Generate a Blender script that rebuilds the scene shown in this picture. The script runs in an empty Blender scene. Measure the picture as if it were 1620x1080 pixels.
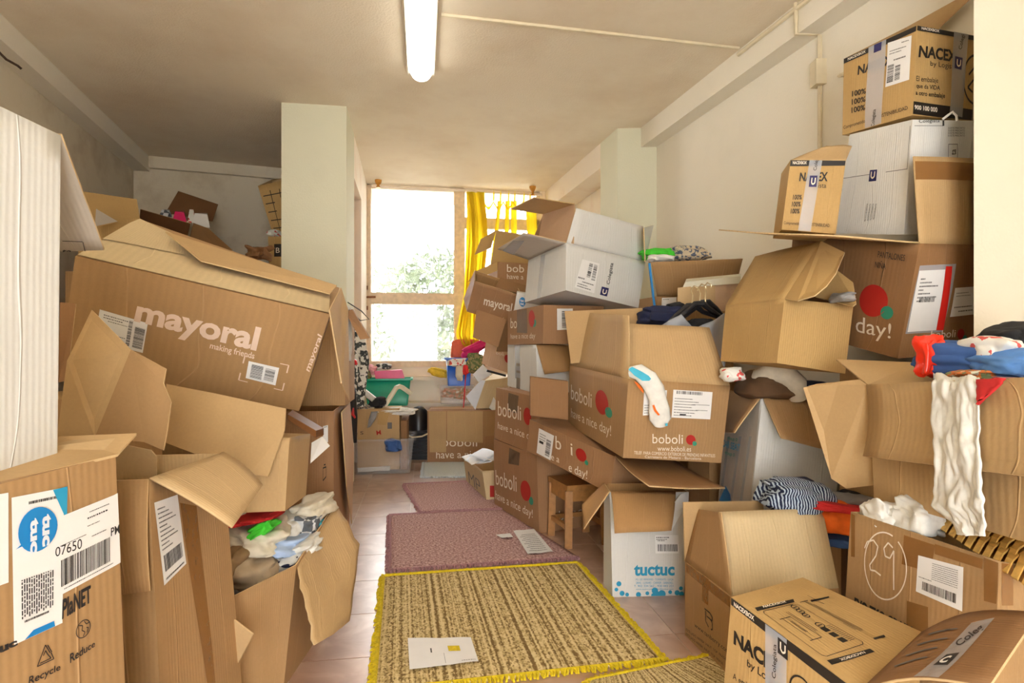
import bpy, bmesh, math, random
import numpy as np
from mathutils import Vector, Matrix, noise
from mathutils.geometry import tessellate_polygon

# ------------------------------------------------------------------ camera
F, CX, CY, EYE = 930.0, 810.0, 547.0, 1.05      # focal length and horizon in photo pixels, eye height in metres
S = bpy.context.scene
COL = S.collection
cam_data = bpy.data.cameras.new('camera')
cam_data.sensor_width = 36.0
cam_data.lens = 36.0 * F / 1620.0
cam_data.shift_y = (CY - 540.0) / 1620.0
cam_data.clip_start = 0.02
cam = bpy.data.objects.new('camera', cam_data)
COL.objects.link(cam)
cam.location = (0, 0, EYE)
cam.rotation_euler = (math.pi / 2, 0, 0)
S.camera = cam

# ------------------------------------------------------------------ world and exposure
world = bpy.data.worlds.new('world')
S.world = world
world.use_nodes = True
wn = world.node_tree.nodes
wn['Background'].inputs[0].default_value = (0.975, 0.985, 1.0, 1)
wn['Background'].inputs[1].default_value = 12.0
S.view_settings.view_transform = 'Standard'
S.view_settings.look = 'None'
S.view_settings.exposure = 0.12
S.view_settings.gamma = 1.0
S.view_settings.use_curve_mapping = False
S.cycles.use_denoising = True
S.cycles.max_bounces = 7
S.cycles.diffuse_bounces = 4
S.cycles.adaptive_threshold = 0.02
S.cycles.transparent_max_bounces = 16
S.cycles.sample_clamp_indirect = 6.0

# ------------------------------------------------------------------ materials
def lin(r, g, b):
    f = lambda c: (c / 255 / 12.92) if c / 255 <= 0.04045 else ((c / 255 + 0.055) / 1.055) ** 2.4
    return (f(r), f(g), f(b), 1)

MATS = {}
def nt(name):
    m = bpy.data.materials.new(name)
    m.use_nodes = True
    MATS[name] = m
    return m, m.node_tree.nodes, m.node_tree.links, m.node_tree.nodes['Principled BSDF']

def plain(name, rgb, rough=0.6, metal=0.0, var=0.06, scale=18.0, bump=0.0, emit=None, alpha=None, coords='Object'):
    m, n, l, p = nt(name)
    c = lin(*rgb)
    tc = n.new('ShaderNodeTexCoord')
    nz = n.new('ShaderNodeTexNoise')
    nz.inputs['Scale'].default_value = scale
    nz.inputs['Detail'].default_value = 5
    l.new(tc.outputs[coords], nz.inputs['Vector'])
    rp = n.new('ShaderNodeValToRGB')
    rp.color_ramp.elements[0].position = 0.3
    rp.color_ramp.elements[1].position = 0.7
    rp.color_ramp.elements[0].color = [max(0, x * (1 - var)) for x in c[:3]] + [1]
    rp.color_ramp.elements[1].color = [min(1, x * (1 + var)) for x in c[:3]] + [1]
    l.new(nz.outputs['Fac'], rp.inputs['Fac'])
    l.new(rp.outputs['Color'], p.inputs['Base Color'])
    p.inputs['Roughness'].default_value = rough
    p.inputs['Metallic'].default_value = metal
    if bump:
        b = n.new('ShaderNodeBump')
        b.inputs['Strength'].default_value = bump
        b.inputs['Distance'].default_value = 0.01
        l.new(nz.outputs['Fac'], b.inputs['Height'])
        l.new(b.outputs['Normal'], p.inputs['Normal'])
    if emit:
        p.inputs['Emission Color'].default_value = lin(*rgb)
        p.inputs['Emission Strength'].default_value = emit
    if alpha is not None:
        p.inputs['Alpha'].default_value = alpha
    return m

def cardboard(name, rgb, var=0.10, stripe=0.05, rough=0.72):
    """paper fibre noise, faint flute lines along the grain, soft creases"""
    m, n, l, p = nt(name)
    c = lin(*rgb)
    g = .3*c[0] + .59*c[1] + .11*c[2]
    c = [x*.86 + g*.14 for x in c[:3]] + [1]
    tc = n.new('ShaderNodeTexCoord')
    n1 = n.new('ShaderNodeTexNoise'); n1.inputs['Scale'].default_value = 5.0; n1.inputs['Detail'].default_value = 6
    n2 = n.new('ShaderNodeTexNoise'); n2.inputs['Scale'].default_value = 130.0; n2.inputs['Detail'].default_value = 2
    wv = n.new('ShaderNodeTexWave'); wv.inputs['Scale'].default_value = 10.0; wv.bands_direction = 'X'
    wv.inputs['Distortion'].default_value = 0.6; wv.inputs['Detail'].default_value = 1
    l.new(tc.outputs['Object'], n1.inputs['Vector'])
    l.new(tc.outputs['Object'], n2.inputs['Vector'])
    l.new(tc.outputs['UV'], wv.inputs['Vector'])
    mx = n.new('ShaderNodeMix'); mx.data_type = 'FLOAT'
    mx.inputs[0].default_value = 0.30
    l.new(n1.outputs['Fac'], mx.inputs[2]); l.new(n2.outputs['Fac'], mx.inputs[3])
    m2 = n.new('ShaderNodeMix'); m2.data_type = 'FLOAT'; m2.inputs[0].default_value = stripe * 2
    l.new(mx.outputs[0], m2.inputs[2]); l.new(wv.outputs['Fac'], m2.inputs[3])
    rp = n.new('ShaderNodeValToRGB')
    rp.color_ramp.elements[0].position = 0.28; rp.color_ramp.elements[1].position = 0.72
    rp.color_ramp.elements[0].color = [x * (1 - var) for x in c[:3]] + [1]
    rp.color_ramp.elements[1].color = [min(1, x * (1 + var)) for x in c[:3]] + [1]
    l.new(m2.outputs[0], rp.inputs['Fac'])
    l.new(rp.outputs['Color'], p.inputs['Base Color'])
    p.inputs['Roughness'].default_value = rough
    p.inputs['Specular IOR Level'].default_value = 0.35
    # dents and creases
    cr = n.new('ShaderNodeTexWave'); cr.inputs['Scale'].default_value = 0.55; cr.bands_direction = 'X'
    cr.inputs['Distortion'].default_value = 5.0; cr.inputs['Detail'].default_value = 3; cr.inputs['Detail Scale'].default_value = 0.7
    l.new(tc.outputs['UV'], cr.inputs['Vector'])
    cp = n.new('ShaderNodeValToRGB')
    cp.color_ramp.elements[0].position = .47; cp.color_ramp.elements[0].color = (0, 0, 0, 1)
    cp.color_ramp.elements[1].position = .53; cp.color_ramp.elements[1].color = (0, 0, 0, 1)
    ce = cp.color_ramp.elements.new(.50); ce.color = (1, 1, 1, 1)
    l.new(cr.outputs['Fac'], cp.inputs['Fac'])
    cm = n.new('ShaderNodeMix'); cm.data_type = 'RGBA'; cm.blend_type = 'MIX'
    cf = n.new('ShaderNodeMath'); cf.operation = 'MULTIPLY'; cf.inputs[1].default_value = 0.28
    l.new(cp.outputs['Color'], cf.inputs[0]); l.new(cf.outputs[0], cm.inputs[0])
    l.new(rp.outputs['Color'], cm.inputs[6]); cm.inputs[7].default_value = [min(1, x * 1.5 + .05) for x in c[:3]] + [1]
    l.new(cm.outputs[2], p.inputs['Base Color'])
    b0 = n.new('ShaderNodeBump'); b0.inputs['Strength'].default_value = 0.35; b0.inputs['Distance'].default_value = 0.006
    l.new(cp.outputs['Color'], b0.inputs['Height'])
    b1 = n.new('ShaderNodeBump'); b1.inputs['Strength'].default_value = 0.22; b1.inputs['Distance'].default_value = 0.02
    l.new(n1.outputs['Fac'], b1.inputs['Height']); l.new(b0.outputs['Normal'], b1.inputs['Normal'])
    b2 = n.new('ShaderNodeBump'); b2.inputs['Strength'].default_value = 0.18; b2.inputs['Distance'].default_value = 0.002
    l.new(wv.outputs['Fac'], b2.inputs['Height'])
    l.new(b1.outputs['Normal'], b2.inputs['Normal'])
    l.new(b2.outputs['Normal'], p.inputs['Normal'])
    return m

cardboard('kraft', (172, 130, 76))
cardboard('kraft_dark', (150, 106, 58))
cardboard('kraft_red', (166, 120, 74))
cardboard('kraft_light', (196, 158, 100))
cardboard('kraft_ochre', (192, 152, 82))
cardboard('kraft_inside', (200, 164, 108))
cardboard('kraft_inside_brown', (172, 126, 66))
cardboard('kraft_pale', (214, 188, 138))
cardboard('kraft_pinkish', (205, 165, 125))
cardboard('white_board', (222, 220, 213), var=0.04, stripe=0.015)
cardboard('grey_board', (196, 184, 168), var=0.05)
cardboard('edge_board', (214, 178, 120), var=0.2)
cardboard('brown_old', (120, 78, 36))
plain('paper', (240, 238, 234), 0.55, var=0.02)
plain('paper_blue', (226, 232, 240), 0.5, var=0.03)
plain('ink', (38, 34, 34), 0.6, var=0.0)
plain('ink_grey', (110, 106, 104), 0.6, var=0.0)
plain('print_white', (238, 226, 206), 0.7, var=0.05)
plain('print_rose', (226, 200, 180), 0.7, var=0.05)
plain('print_red', (178, 34, 24), 0.65, var=0.04)
plain('print_teal', (44, 140, 112), 0.65, var=0.04)
plain('print_blue', (20, 128, 196), 0.6, var=0.03)
plain('print_cyan', (40, 150, 190), 0.6, var=0.03)
plain('print_navy', (38, 36, 92), 0.6, var=0.03)
plain('print_black', (34, 28, 22), 0.6, var=0.05)
plain('red_strip', (224, 40, 30), 0.4, var=0.03)
plain('chalk', (236, 222, 202), 0.9, var=0.08, scale=60)

def tape_mat(name, rgb, alpha, rough):
    m, n, l, p = nt(name)
    p.inputs['Base Color'].default_value = lin(*rgb)
    p.inputs['Roughness'].default_value = rough
    p.inputs['Alpha'].default_value = alpha
    tc = n.new('ShaderNodeTexCoord'); nz = n.new('ShaderNodeTexNoise'); nz.inputs['Scale'].default_value = 40
    l.new(tc.outputs['Object'], nz.inputs['Vector'])
    b = n.new('ShaderNodeBump'); b.inputs['Strength'].default_value = 0.5; b.inputs['Distance'].default_value = 0.004
    l.new(nz.outputs['Fac'], b.inputs['Height']); l.new(b.outputs['Normal'], p.inputs['Normal'])
tape_mat('tape_clear', (226, 230, 236), 0.42, 0.2)
tape_mat('tape_brown', (150, 104, 56), 0.75, 0.25)
tape_mat('tape_grey', (120, 96, 72), 0.65, 0.3)

# ------------------------------------------------------------------ geometry helpers
def W(px, py, d):
    """point seen at photo pixel (px, py), d metres into the room"""
    return np.array([(px - CX) / F * d, d, EYE - (py - CY) / F * d])

def G(px, py, z=0.0):
    """point on the horizontal plane at height z seen at the pixel"""
    d = F * (EYE - z) / (py - CY)
    return W(px, py, d)

def proj(P):
    return np.array([CX + F * P[0] / P[1], CY - F * (P[2] - EYE) / P[1]])

def link(o, parent=None):
    COL.objects.link(o)
    if parent is not None:
        o.parent = parent
    return o

def tag(o, label, cat, group=None):
    o['label'] = label
    o['category'] = cat
    if group: o['group'] = group
    return o

def thing(name, loc, label, cat, group=None):
    o = bpy.data.objects.new(name, None)
    o.empty_display_size = 0.05
    o.location = Vector([float(x) for x in loc])
    link(o)
    return tag(o, label, cat, group)

def mesh_obj(name, verts, faces, mats, parent=None, fm=None, uv=None, smooth=None, solid=None, origin=None):
    """one mesh object; verts in world space, stored relative to the parent (or to its own base)"""
    verts = np.array(verts, float)
    if parent is not None:
        top = parent
        off = np.array(top.location)
        while top.parent is not None:
            top = top.parent
            off = off + np.array(top.location)
    else:
        off = origin if origin is not None else np.array([verts[:, 0].mean(), verts[:, 1].mean(), verts[:, 2].min()])
    me = bpy.data.meshes.new(name)
    me.from_pydata([tuple(v - off) for v in verts], [], faces)
    if isinstance(mats, str): mats = [mats]
    for m in mats: me.materials.append(MATS[m])
    if fm: me.polygons.foreach_set('material_index', fm)
    if uv is not None:
        ul = me.uv_layers.new(name='uv')
        for lp in me.loops:
            ul.data[lp.index].uv = uv[lp.vertex_index]
    if smooth is not None:
        me.shade_smooth()
        me.set_sharp_from_angle(angle=math.radians(smooth))
    me.update()
    o = bpy.data.objects.new(name, me)
    link(o, parent)
    if parent is None: o.location = Vector([float(x) for x in off])
    if solid:
        sm = o.modifiers.new('thickness', 'SOLIDIFY')
        sm.thickness = solid
        sm.offset = -1
        if len(mats) > 1:
            sm.material_offset = 1
            sm.material_offset_rim = min(2, len(mats) - 1)
        sm.use_even_offset = False
    return o

def box_mesh(lo, hi):
    x0, y0, z0 = lo; x1, y1, z1 = hi
    v = [(x0,y0,z0),(x1,y0,z0),(x1,y1,z0),(x0,y1,z0),(x0,y0,z1),(x1,y0,z1),(x1,y1,z1),(x0,y1,z1)]
    f = [(0,3,2,1),(4,5,6,7),(0,1,5,4),(1,2,6,5),(2,3,7,6),(3,0,4,7)]
    return v, f

def hexa(c):
    return [tuple(x) for x in c], [(0,3,2,1),(4,5,6,7),(0,1,5,4),(1,2,6,5),(2,3,7,6),(3,0,4,7)]

def prism(plan, z0, z1):
    """plan: counter-clockwise list of (x, y)"""
    n = len(plan)
    v = [(x, y, z0) for x, y in plan] + [(x, y, z1) for x, y in plan]
    f = [tuple(range(n - 1, -1, -1)), tuple(range(n, 2 * n))]
    for i in range(n):
        j = (i + 1) % n
        f.append((i, j, n + j, n + i))
    return v, f

def tube(path, r, seg=10, closed_ends=True):
    path = [np.array(p, float) for p in path]
    rs = r if isinstance(r, (list, tuple)) else [r] * len(path)
    v, f = [], []
    up = np.array([0.13, 0.21, 0.97])
    for i, p in enumerate(path):
        a = path[max(0, i - 1)]; b = path[min(len(path) - 1, i + 1)]
        t = (b - a) / (np.linalg.norm(b - a) + 1e-9)
        s = np.cross(t, up); s /= np.linalg.norm(s) + 1e-9
        q = np.cross(s, t)
        for k in range(seg):
            an = 2 * math.pi * k / seg
            v.append(p + rs[i] * (math.cos(an) * s + math.sin(an) * q))
    for i in range(len(path) - 1):
        for k in range(seg):
            k2 = (k + 1) % seg
            f.append((i*seg+k, i*seg+k2, (i+1)*seg+k2, (i+1)*seg+k))
    if closed_ends:
        f.append(tuple(range(seg - 1, -1, -1)))
        f.append(tuple((len(path)-1)*seg + k for k in range(seg)))
    return v, f

def grid(fn, nu, nv):
    """vertices fn(u, v) on a regular grid, quads and uv"""
    v, uv, f = [], [], []
    for j in range(nv + 1):
        for i in range(nu + 1):
            u, w = i / nu, j / nv
            v.append(fn(u, w)); uv.append((u, w))
    for j in range(nv):
        for i in range(nu):
            a = j * (nu + 1) + i
            f.append((a, a + 1, a + nu + 2, a + nu + 1))
    return v, f, uv

def merge(parts):
    V, Fc = [], []
    for v, f in parts:
        o = len(V)
        V += list(v)
        Fc += [tuple(i + o for i in q) for q in f]
    return V, Fc

# ------------------------------------------------------------------ cartons
def rot(rv):
    a = np.linalg.norm(rv)
    if a < 1e-9: return np.eye(3)
    k = rv / a
    K = np.array([[0, -k[2], k[1]], [k[2], 0, -k[0]], [-k[1], k[0], 0]])
    return np.eye(3) + math.sin(a) * K + (1 - math.cos(a)) * K @ K

UNIT = np.array([(0,0,0),(1,0,0),(1,1,0),(0,1,0),(0,0,1),(1,0,1),(1,1,1),(0,1,1)], float)
KEY = {'b0':0,'b1':1,'b2':2,'b3':3,'t0':4,'t1':5,'t2':6,'t3':7}

def corners(p):
    dims = np.exp(p[0:3])
    R = rot(np.array([p[3], p[4], 0.0])) @ rot(np.array([0, 0, p[5]]))
    return (UNIT * dims) @ R.T + p[6:9]

def fit_box(obs, depth, dims, yaw, tilt=2.0, zb=None, zt=None, sd=0.2):
    """rigid right-angled box whose corners project to obs; depth = (corner, metres)"""
    key, D = depth
    k0 = KEY[key]
    p = np.zeros(9)
    p[0:3] = np.log(dims)
    p[5] = math.radians(yaw)
    at = obs.get(key)
    if at is None: at = list(obs.values())[0]
    p[6:9] = 0
    c = corners(p)
    p[6:9] = W(at[0], at[1], D) - c[k0]
    def res(p):
        c = corners(p)
        r = []
        for k, (x, y) in obs.items():
            q = c[KEY[k]]
            if q[1] < 0.2: q = np.array([q[0], 0.2, q[2]])
            e = proj(q)
            r += [(e[0] - x) / 2.5, (e[1] - y) / 2.5]
        r += list((p[0:3] - np.log(dims)) / sd)
        r += [p[3] / math.radians(tilt), p[4] / math.radians(tilt)]
        r.append((c[k0][1] - D) / 0.01)
        if zb is not None: r += list((c[0:4, 2] - zb) / 0.006)
        if zt is not None: r += list((c[4:8, 2] - zt) / 0.006)
        return np.array(r)
    lam = 1e-2
    r = res(p); cost = r @ r
    for _ in range(120):
        J = np.zeros((len(r), 9))
        for i in range(9):
            h = np.zeros(9); h[i] = 1e-5
            J[:, i] = (res(p + h) - r) / 1e-5
        A = J.T @ J
        step = np.linalg.solve(A + lam * np.diag(np.diag(A) + 1e-9), -J.T @ r)
        r2 = res(p + step); c2 = r2 @ r2
        if c2 < cost:
            if cost - c2 < 1e-7 * cost: p = p + step; break
            p, r, cost, lam = p + step, r2, c2, lam * 0.4
        else:
            lam *= 3
            if lam > 1e8: break
    c = corners(p)
    for k, (x, y) in obs.items():
        q = c[KEY[k]]
        s = W(x, y, q[1])
        # a worn carton is never quite square: pull the corner a little off true
        v = s - q
        n = np.linalg.norm(v)
        if n > 0.09: v *= 0.09 / n
        c[KEY[k]] = q + v
    if zb is not None: c[0:4, 2] = zb
    return c

def place_box(x, y, z, w, l, h, yaw):
    """upright box: near corner at (x, y, z)"""
    p = np.zeros(9)
    p[0:3] = np.log((w, l, h)); p[5] = math.radians(yaw); p[6:9] = (x, y, z)
    return corners(p)

FACE = {'R': (0,1,5,4), 'L': (3,0,4,7), 'K': (2,3,7,6), 'E': (1,2,6,5), 'T': (4,5,6,7), 'B': (3,2,1,0)}

CARTONS = []
class Carton:
    def __init__(s, name, label, C, mats=('kraft', 'kraft_inside', 'edge_board'), top='open', dent=0.004, seed=0, cat='box', group=None, n=10):
        CARTONS.append(s)
        s.C = np.array(C, float)
        s.mats = list(mats)
        s.dent = dent
        s.ph = np.random.RandomState(seed + 7).rand(6, 6) * 6.28
        base = s.C[0:4].mean(axis=0); base[2] = s.C[0:4, 2].min()
        s.root = thing(name, base, label, cat, group)
        # body: four walls and a bottom in one shell
        bm_v, bm_f, bm_uv = [], [], []
        faces = ['R', 'E', 'K', 'L', 'B'] + (['T'] if top == 'closed' else [])
        for fc in faces:
            v, f, uv = grid(lambda a, b: s.S(fc, a, b), n, n)
            o = len(bm_v)
            bm_v += v; bm_uv += uv
            bm_f += [tuple(i + o for i in q) for q in f]
        # weld shared edges
        key = {}; remap = []; vv = []; uu = []
        for p, q in zip(bm_v, bm_uv):
            k = tuple(np.round(p, 5))
            if k not in key:
                key[k] = len(vv); vv.append(p); uu.append(q)
            remap.append(key[k])
        ff = [tuple(remap[i] for i in q) for q in bm_f]
        s.body = mesh_obj('body', vv, ff, s.mats, s.root, uv=uu, smooth=32, solid=0.005)
    def pts(s, fc):
        return [s.C[i] for i in FACE[fc]]
    def normal(s, fc):
        a, b, c, d = s.pts(fc)
        n = np.cross(c - a, d - b)
        return n / (np.linalg.norm(n) + 1e-12)
    def bil(s, fc, u, v):
        a, b, c, d = s.pts(fc)
        return a*(1-u)*(1-v) + b*u*(1-v) + c*u*v + d*(1-u)*v
    def S(s, fc, u, v):
        P = s.bil(fc, u, v)
        if 0 < u < 1 and 0 < v < 1:
            k = list(FACE).index(fc)
            w = math.sin(3.4*u + s.ph[k][0]) * math.sin(2.9*v + s.ph[k][1]) + 0.5*math.sin(6.1*u + s.ph[k][2]) * math.sin(4.7*v + s.ph[k][3])
            P = P + s.normal(fc) * s.dent * w * min(1, 16*u*(1-u)*v*(1-v))
        return P
    def uv(s, fc, px, py):
        u = v = 0.5
        for _ in range(30):
            e = proj(s.bil(fc, u, v)) - (px, py)
            h = 1e-4
            J = np.column_stack(((proj(s.bil(fc, u+h, v)) - (px, py) - e) / h, (proj(s.bil(fc, u, v+h)) - (px, py) - e) / h))
            st = np.linalg.lstsq(J, -e, rcond=None)[0]
            st = np.clip(st, -0.4, 0.4)
            u += st[0]; v += st[1]
            if abs(st).max() < 1e-6: break
        return np.array([u, v])
    def quad(s, fc, q):
        """q: four pixels bl, br, tr, tl -> uv corners"""
        return [s.uv(fc, x, y) for x, y in q]
    def on(s, fc, uvq, a, b, off):
        p, q, r, t = uvq
        U = p*(1-a)*(1-b) + q*a*(1-b) + r*a*b + t*(1-a)*b
        u = min(max(U[0], 0.003), 0.997); v = min(max(U[1], 0.003), 0.997)
        return s.S(fc, u, v) + s.normal(fc) * off
    # ---- flat things on the faces
    def patch(s, name, fc, q, mat, off=0.0012, n=5, label=None, uvq=None):
        uvq = uvq or s.quad(fc, q)
        v, f, uv = grid(lambda a, b: s.on(fc, uvq, a, b, off), n, n)
        o = mesh_obj(name, v, f, mat, s.root if 'flap' in name else s.body, uv=uv)
        if label: o['label'] = label
        return o
    def text(s, fc, q, body, mat='print_white', bold=0.0, off=0.0016, name='printed_lettering', shear=0.0):
        v, f = glyphs(body, bold, shear)
        uvq = s.quad(fc, q)
        P = [s.on(fc, uvq, a, b, off) for a, b in v]
        return mesh_obj(name, P, f, mat, s.body)
    def dot(s, fc, q, mat, off=0.0014):
        uvq = s.quad(fc, q)
        v = [s.on(fc, uvq, 0.5, 0.5, off)] + [s.on(fc, uvq, 0.5 + 0.5*math.cos(t), 0.5 + 0.5*math.sin(t), off) for t in np.linspace(0, 2*math.pi, 33)[:-1]]
        f = [(0, 1 + i, 1 + (i + 1) % 32) for i in range(32)]
        return mesh_obj('printed_dot', v, f, mat, s.body)
    def strokes(s, fc, q, lines, width, mat, off=0.0017, name='printed_line'):
        """polylines in the unit square of the pixel quad; width as a share of the quad height"""
        uvq = s.quad(fc, q)
        V, Fc = [], []
        for ln in lines:
            for (x0, y0), (x1, y1) in zip(ln[:-1], ln[1:]):
                dx, dy = x1 - x0, y1 - y0
                L = math.hypot(dx, dy) + 1e-9
                nx, ny = -dy / L * width / 2, dx / L * width / 2
                o = len(V)
                for (a, b) in ((x0 - nx, y0 - ny), (x1 - nx, y1 - ny), (x1 + nx, y1 + ny), (x0 + nx, y0 + ny)):
                    V.append(s.on(fc, uvq, a, b, off))
                Fc.append((o, o+1, o+2, o+3))
        return mesh_obj(name, V, Fc, mat, s.body)
    def label(s, fc, q, rows=(), bars=(), blocks=(), seed=1, mat='paper', label=None, off=0.0014, name='shipping_label', cols=()):
        """paper label: rows = [(y, height, x0, x1)] of fine print, bars = [(x0, y0, x1, y1, n, vertical)] barcodes, blocks = black patches"""
        rnd = random.Random(seed)
        uvq = s.quad(fc, q)
        V, Fc, uv = grid(lambda a, b: s.on(fc, uvq, a, b, off), 6, 6)
        fm = [0] * len(Fc)
        def rect(x0, y0, x1, y1):
            o = len(V)
            for a, b in ((x0, y0), (x1, y0), (x1, y1), (x0, y1)):
                V.append(s.on(fc, uvq, a, b, off + 0.0006)); uv.append((a, b))
            Fc.append((o, o+1, o+2, o+3)); fm.append(1)
        for y, h, x0, x1 in rows:
            x = x0
            while x < x1:
                w = rnd.uniform(0.4, 1.6) * h
                rect(x, y, min(x + w, x1), y + h); x += w + h * 0.5
        for x, w, y0, y1 in cols:
            y = y0
            while y < y1:
                h = rnd.uniform(0.6, 2.2) * w
                rect(x, y, x + w, min(y + h, y1)); y += h + w * 0.35
        for x0, y0, x1, y1, n, vert in bars:
            for i in range(n):
                a = (i + rnd.uniform(0, .25)) / n; b = (i + rnd.uniform(.45, .85)) / n
                if vert: rect(x0 + (x1-x0)*a, y0, x0 + (x1-x0)*b, y1)
                else: rect(x0, y0 + (y1-y0)*a, x1, y0 + (y1-y0)*b)
        for x0, y0, x1, y1 in blocks: rect(x0, y0, x1, y1)
        o = mesh_obj(name, V, Fc, [mat, 'ink'], s.body, fm=fm, uv=uv)
        if label: o['label'] = label
        return o
    # ---- flaps
    def flap(s, i, j, oi, oj, bend=0.0, mats=None, mids=None, label=None, n=8, name='flap'):
        """hinge from corner i to j (left to right seen from outside); oi, oj: outer corners (px, py, depth) or (px, py, 'n'|'f', length)"""
        hi, hj = (s.C[KEY[i]] if isinstance(i, str) else np.array(i)), (s.C[KEY[j]] if isinstance(j, str) else np.array(j))
        A = outer(hi, oi); B = outer(hj, oj)
        nr = np.cross(hj - hi, A - hi); nr /= np.linalg.norm(nr) + 1e-12
        rs = random.Random(int(abs(hi[0]) * 1e4))
        ph = rs.uniform(0, 6)
        def fn(u, v):
            p = (hi*(1-u) + hj*u)*(1-v) + (A*(1-u) + B*u)*v
            return p + nr * (bend * math.sin(math.pi * v) * 0.5 + 0.004 * v * math.sin(5*u + ph) * math.sin(3.3*v + ph))
        v, f, uv = grid(fn, n, n)
        o = mesh_obj(name, v, f, mats or s.mats, s.root, uv=uv, smooth=40, solid=0.005)
        if label: o['label'] = label
        s.last = (fn, nr); s.tips = (A, B); s.last_flap = o
        return o

def on_sheet(fn, px, py):
    """sheet coordinates of a pixel"""
    u, v = .5, .5
    for _ in range(25):
        e = proj(fn(u, v)) - (px, py); h = 1e-4
        J = np.column_stack(((proj(fn(u + h, v)) - (px, py) - e) / h, (proj(fn(u, v + h)) - (px, py) - e) / h))
        s_ = np.clip(np.linalg.lstsq(J, -e, rcond=None)[0], -.3, .3); u += s_[0]; v += s_[1]
    return np.array([u, v])

def on_flap(c, q, what, mat, name, lift=0.0, bold=0.0):
    """tape or lettering on the last flap: q = bl, br, tr, tl pixels"""
    fn, nr = c.last
    mid = fn(.5, .5)
    side = 1 if nr @ (np.array([0, 0, EYE]) - mid) > 0 else -1
    off = (0.0015 if side > 0 else 0.0068) + lift
    p, r, s, t = [on_sheet(fn, x, y) for x, y in q]
    S_ = lambda a, b: fn(*np.clip(p*(1-a)*(1-b) + r*a*(1-b) + s*a*b + t*(1-a)*b, 0, 1)) + nr * off * side
    if what is None:
        v, f, uv = grid(S_, 5, 5)
    else:
        g, f = glyphs(what, bold)
        v = [S_(a, b) for a, b in g]
    return mesh_obj(name, v, f, mat, c.last_flap)

def outer(h, spec):
    if len(spec) == 3:
        return W(*spec)
    px, py, mode, L = spec
    r = W(px, py, 1.0)
    e = np.array([0, 0, EYE]); dr = r - e
    # |e + t dr - h| = L
    a = dr @ dr; b = 2 * dr @ (e - h); c = (e - h) @ (e - h) - L * L
    D = b * b - 4 * a * c
    t = -b / (2 * a) if D < 0 else (-b + (1 if mode == 'f' else -1) * math.sqrt(D)) / (2 * a)
    return e + t * dr

def panel(name, pts, mats, parent, t=0.005, label=None):
    """flat or folded cardboard sheet from an outline"""
    P = [p if isinstance(p, np.ndarray) else W(*p) for p in pts]
    o = mesh_obj(name, P, [tuple(range(len(P)))], mats, parent, solid=t)
    if label: o['label'] = label
    return o

def sheet(name, rows, mats, parent=None, n=(10, 14), wave=0.0, freq=6.0, solid=0.004, seed=0, label=None, rough=0.0):
    """smooth sheet through rows of world points (each row the same count)"""
    R = np.array([[np.array(p, float) for p in r] for r in rows])
    nr, nc = R.shape[0], R.shape[1]
    def fn(u, v):
        x = v * (nr - 1); i = min(int(x), nr - 2); a = x - i
        y = u * (nc - 1); j = min(int(y), nc - 2); b = y - j
        p = (R[i, j]*(1-b) + R[i, j+1]*b)*(1-a) + (R[i+1, j]*(1-b) + R[i+1, j+1]*b)*a
        du = R[i, min(j+1, nc-1)] - R[i, j]; dv = R[i+1, j] - R[i, j]
        nr_ = np.cross(du, dv); nr_ = nr_ / (np.linalg.norm(nr_) + 1e-9)
        w = wave * math.sin(freq*u*6.28 + 2*math.sin(3*v + seed) + seed)
        w += rough * noise.noise(Vector((u*5 + seed, v*6, seed))) + 0.5*rough*noise.noise(Vector((u*13 + seed, v*15, seed)))
        return p + nr_ * w
    v, f, uv = grid(fn, n[0], n[1])
    o = mesh_obj(name, v, f, mats, parent, uv=uv, smooth=60, solid=solid)
    if label: o['label'] = label
    return o

_gl = {}
def glyphs(body, bold=0.0, shear=0.0):
    """filled outlines of a word in the unit square"""
    k = (body, bold, shear)
    if k in _gl: return _gl[k]
    cu = bpy.data.curves.new('type', 'FONT')
    cu.body = body; cu.resolution_u = 3; cu.offset = bold; cu.shear = shear
    ob = bpy.data.objects.new('type', cu)
    COL.objects.link(ob)
    dg = bpy.context.evaluated_depsgraph_get()
    me = bpy.data.meshes.new_from_object(ob.evaluated_get(dg))
    v = np.array([(q.co.x, q.co.y) for q in me.vertices])
    f = [tuple(p.vertices) for p in me.polygons]
    lo, hi = v.min(axis=0), v.max(axis=0)
    v = (v - lo) / np.maximum(hi - lo, 1e-6)
    bpy.data.objects.remove(ob); bpy.data.curves.remove(cu); bpy.data.meshes.remove(me)
    _gl[k] = (v, f)
    return _gl[k]

def Q(x0, y0, x1, y1):
    """axis-aligned pixel rectangle -> bl, br, tr, tl (y0 top, y1 bottom)"""
    return [(x0, y1), (x1, y1), (x1, y0), (x0, y0)]

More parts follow.
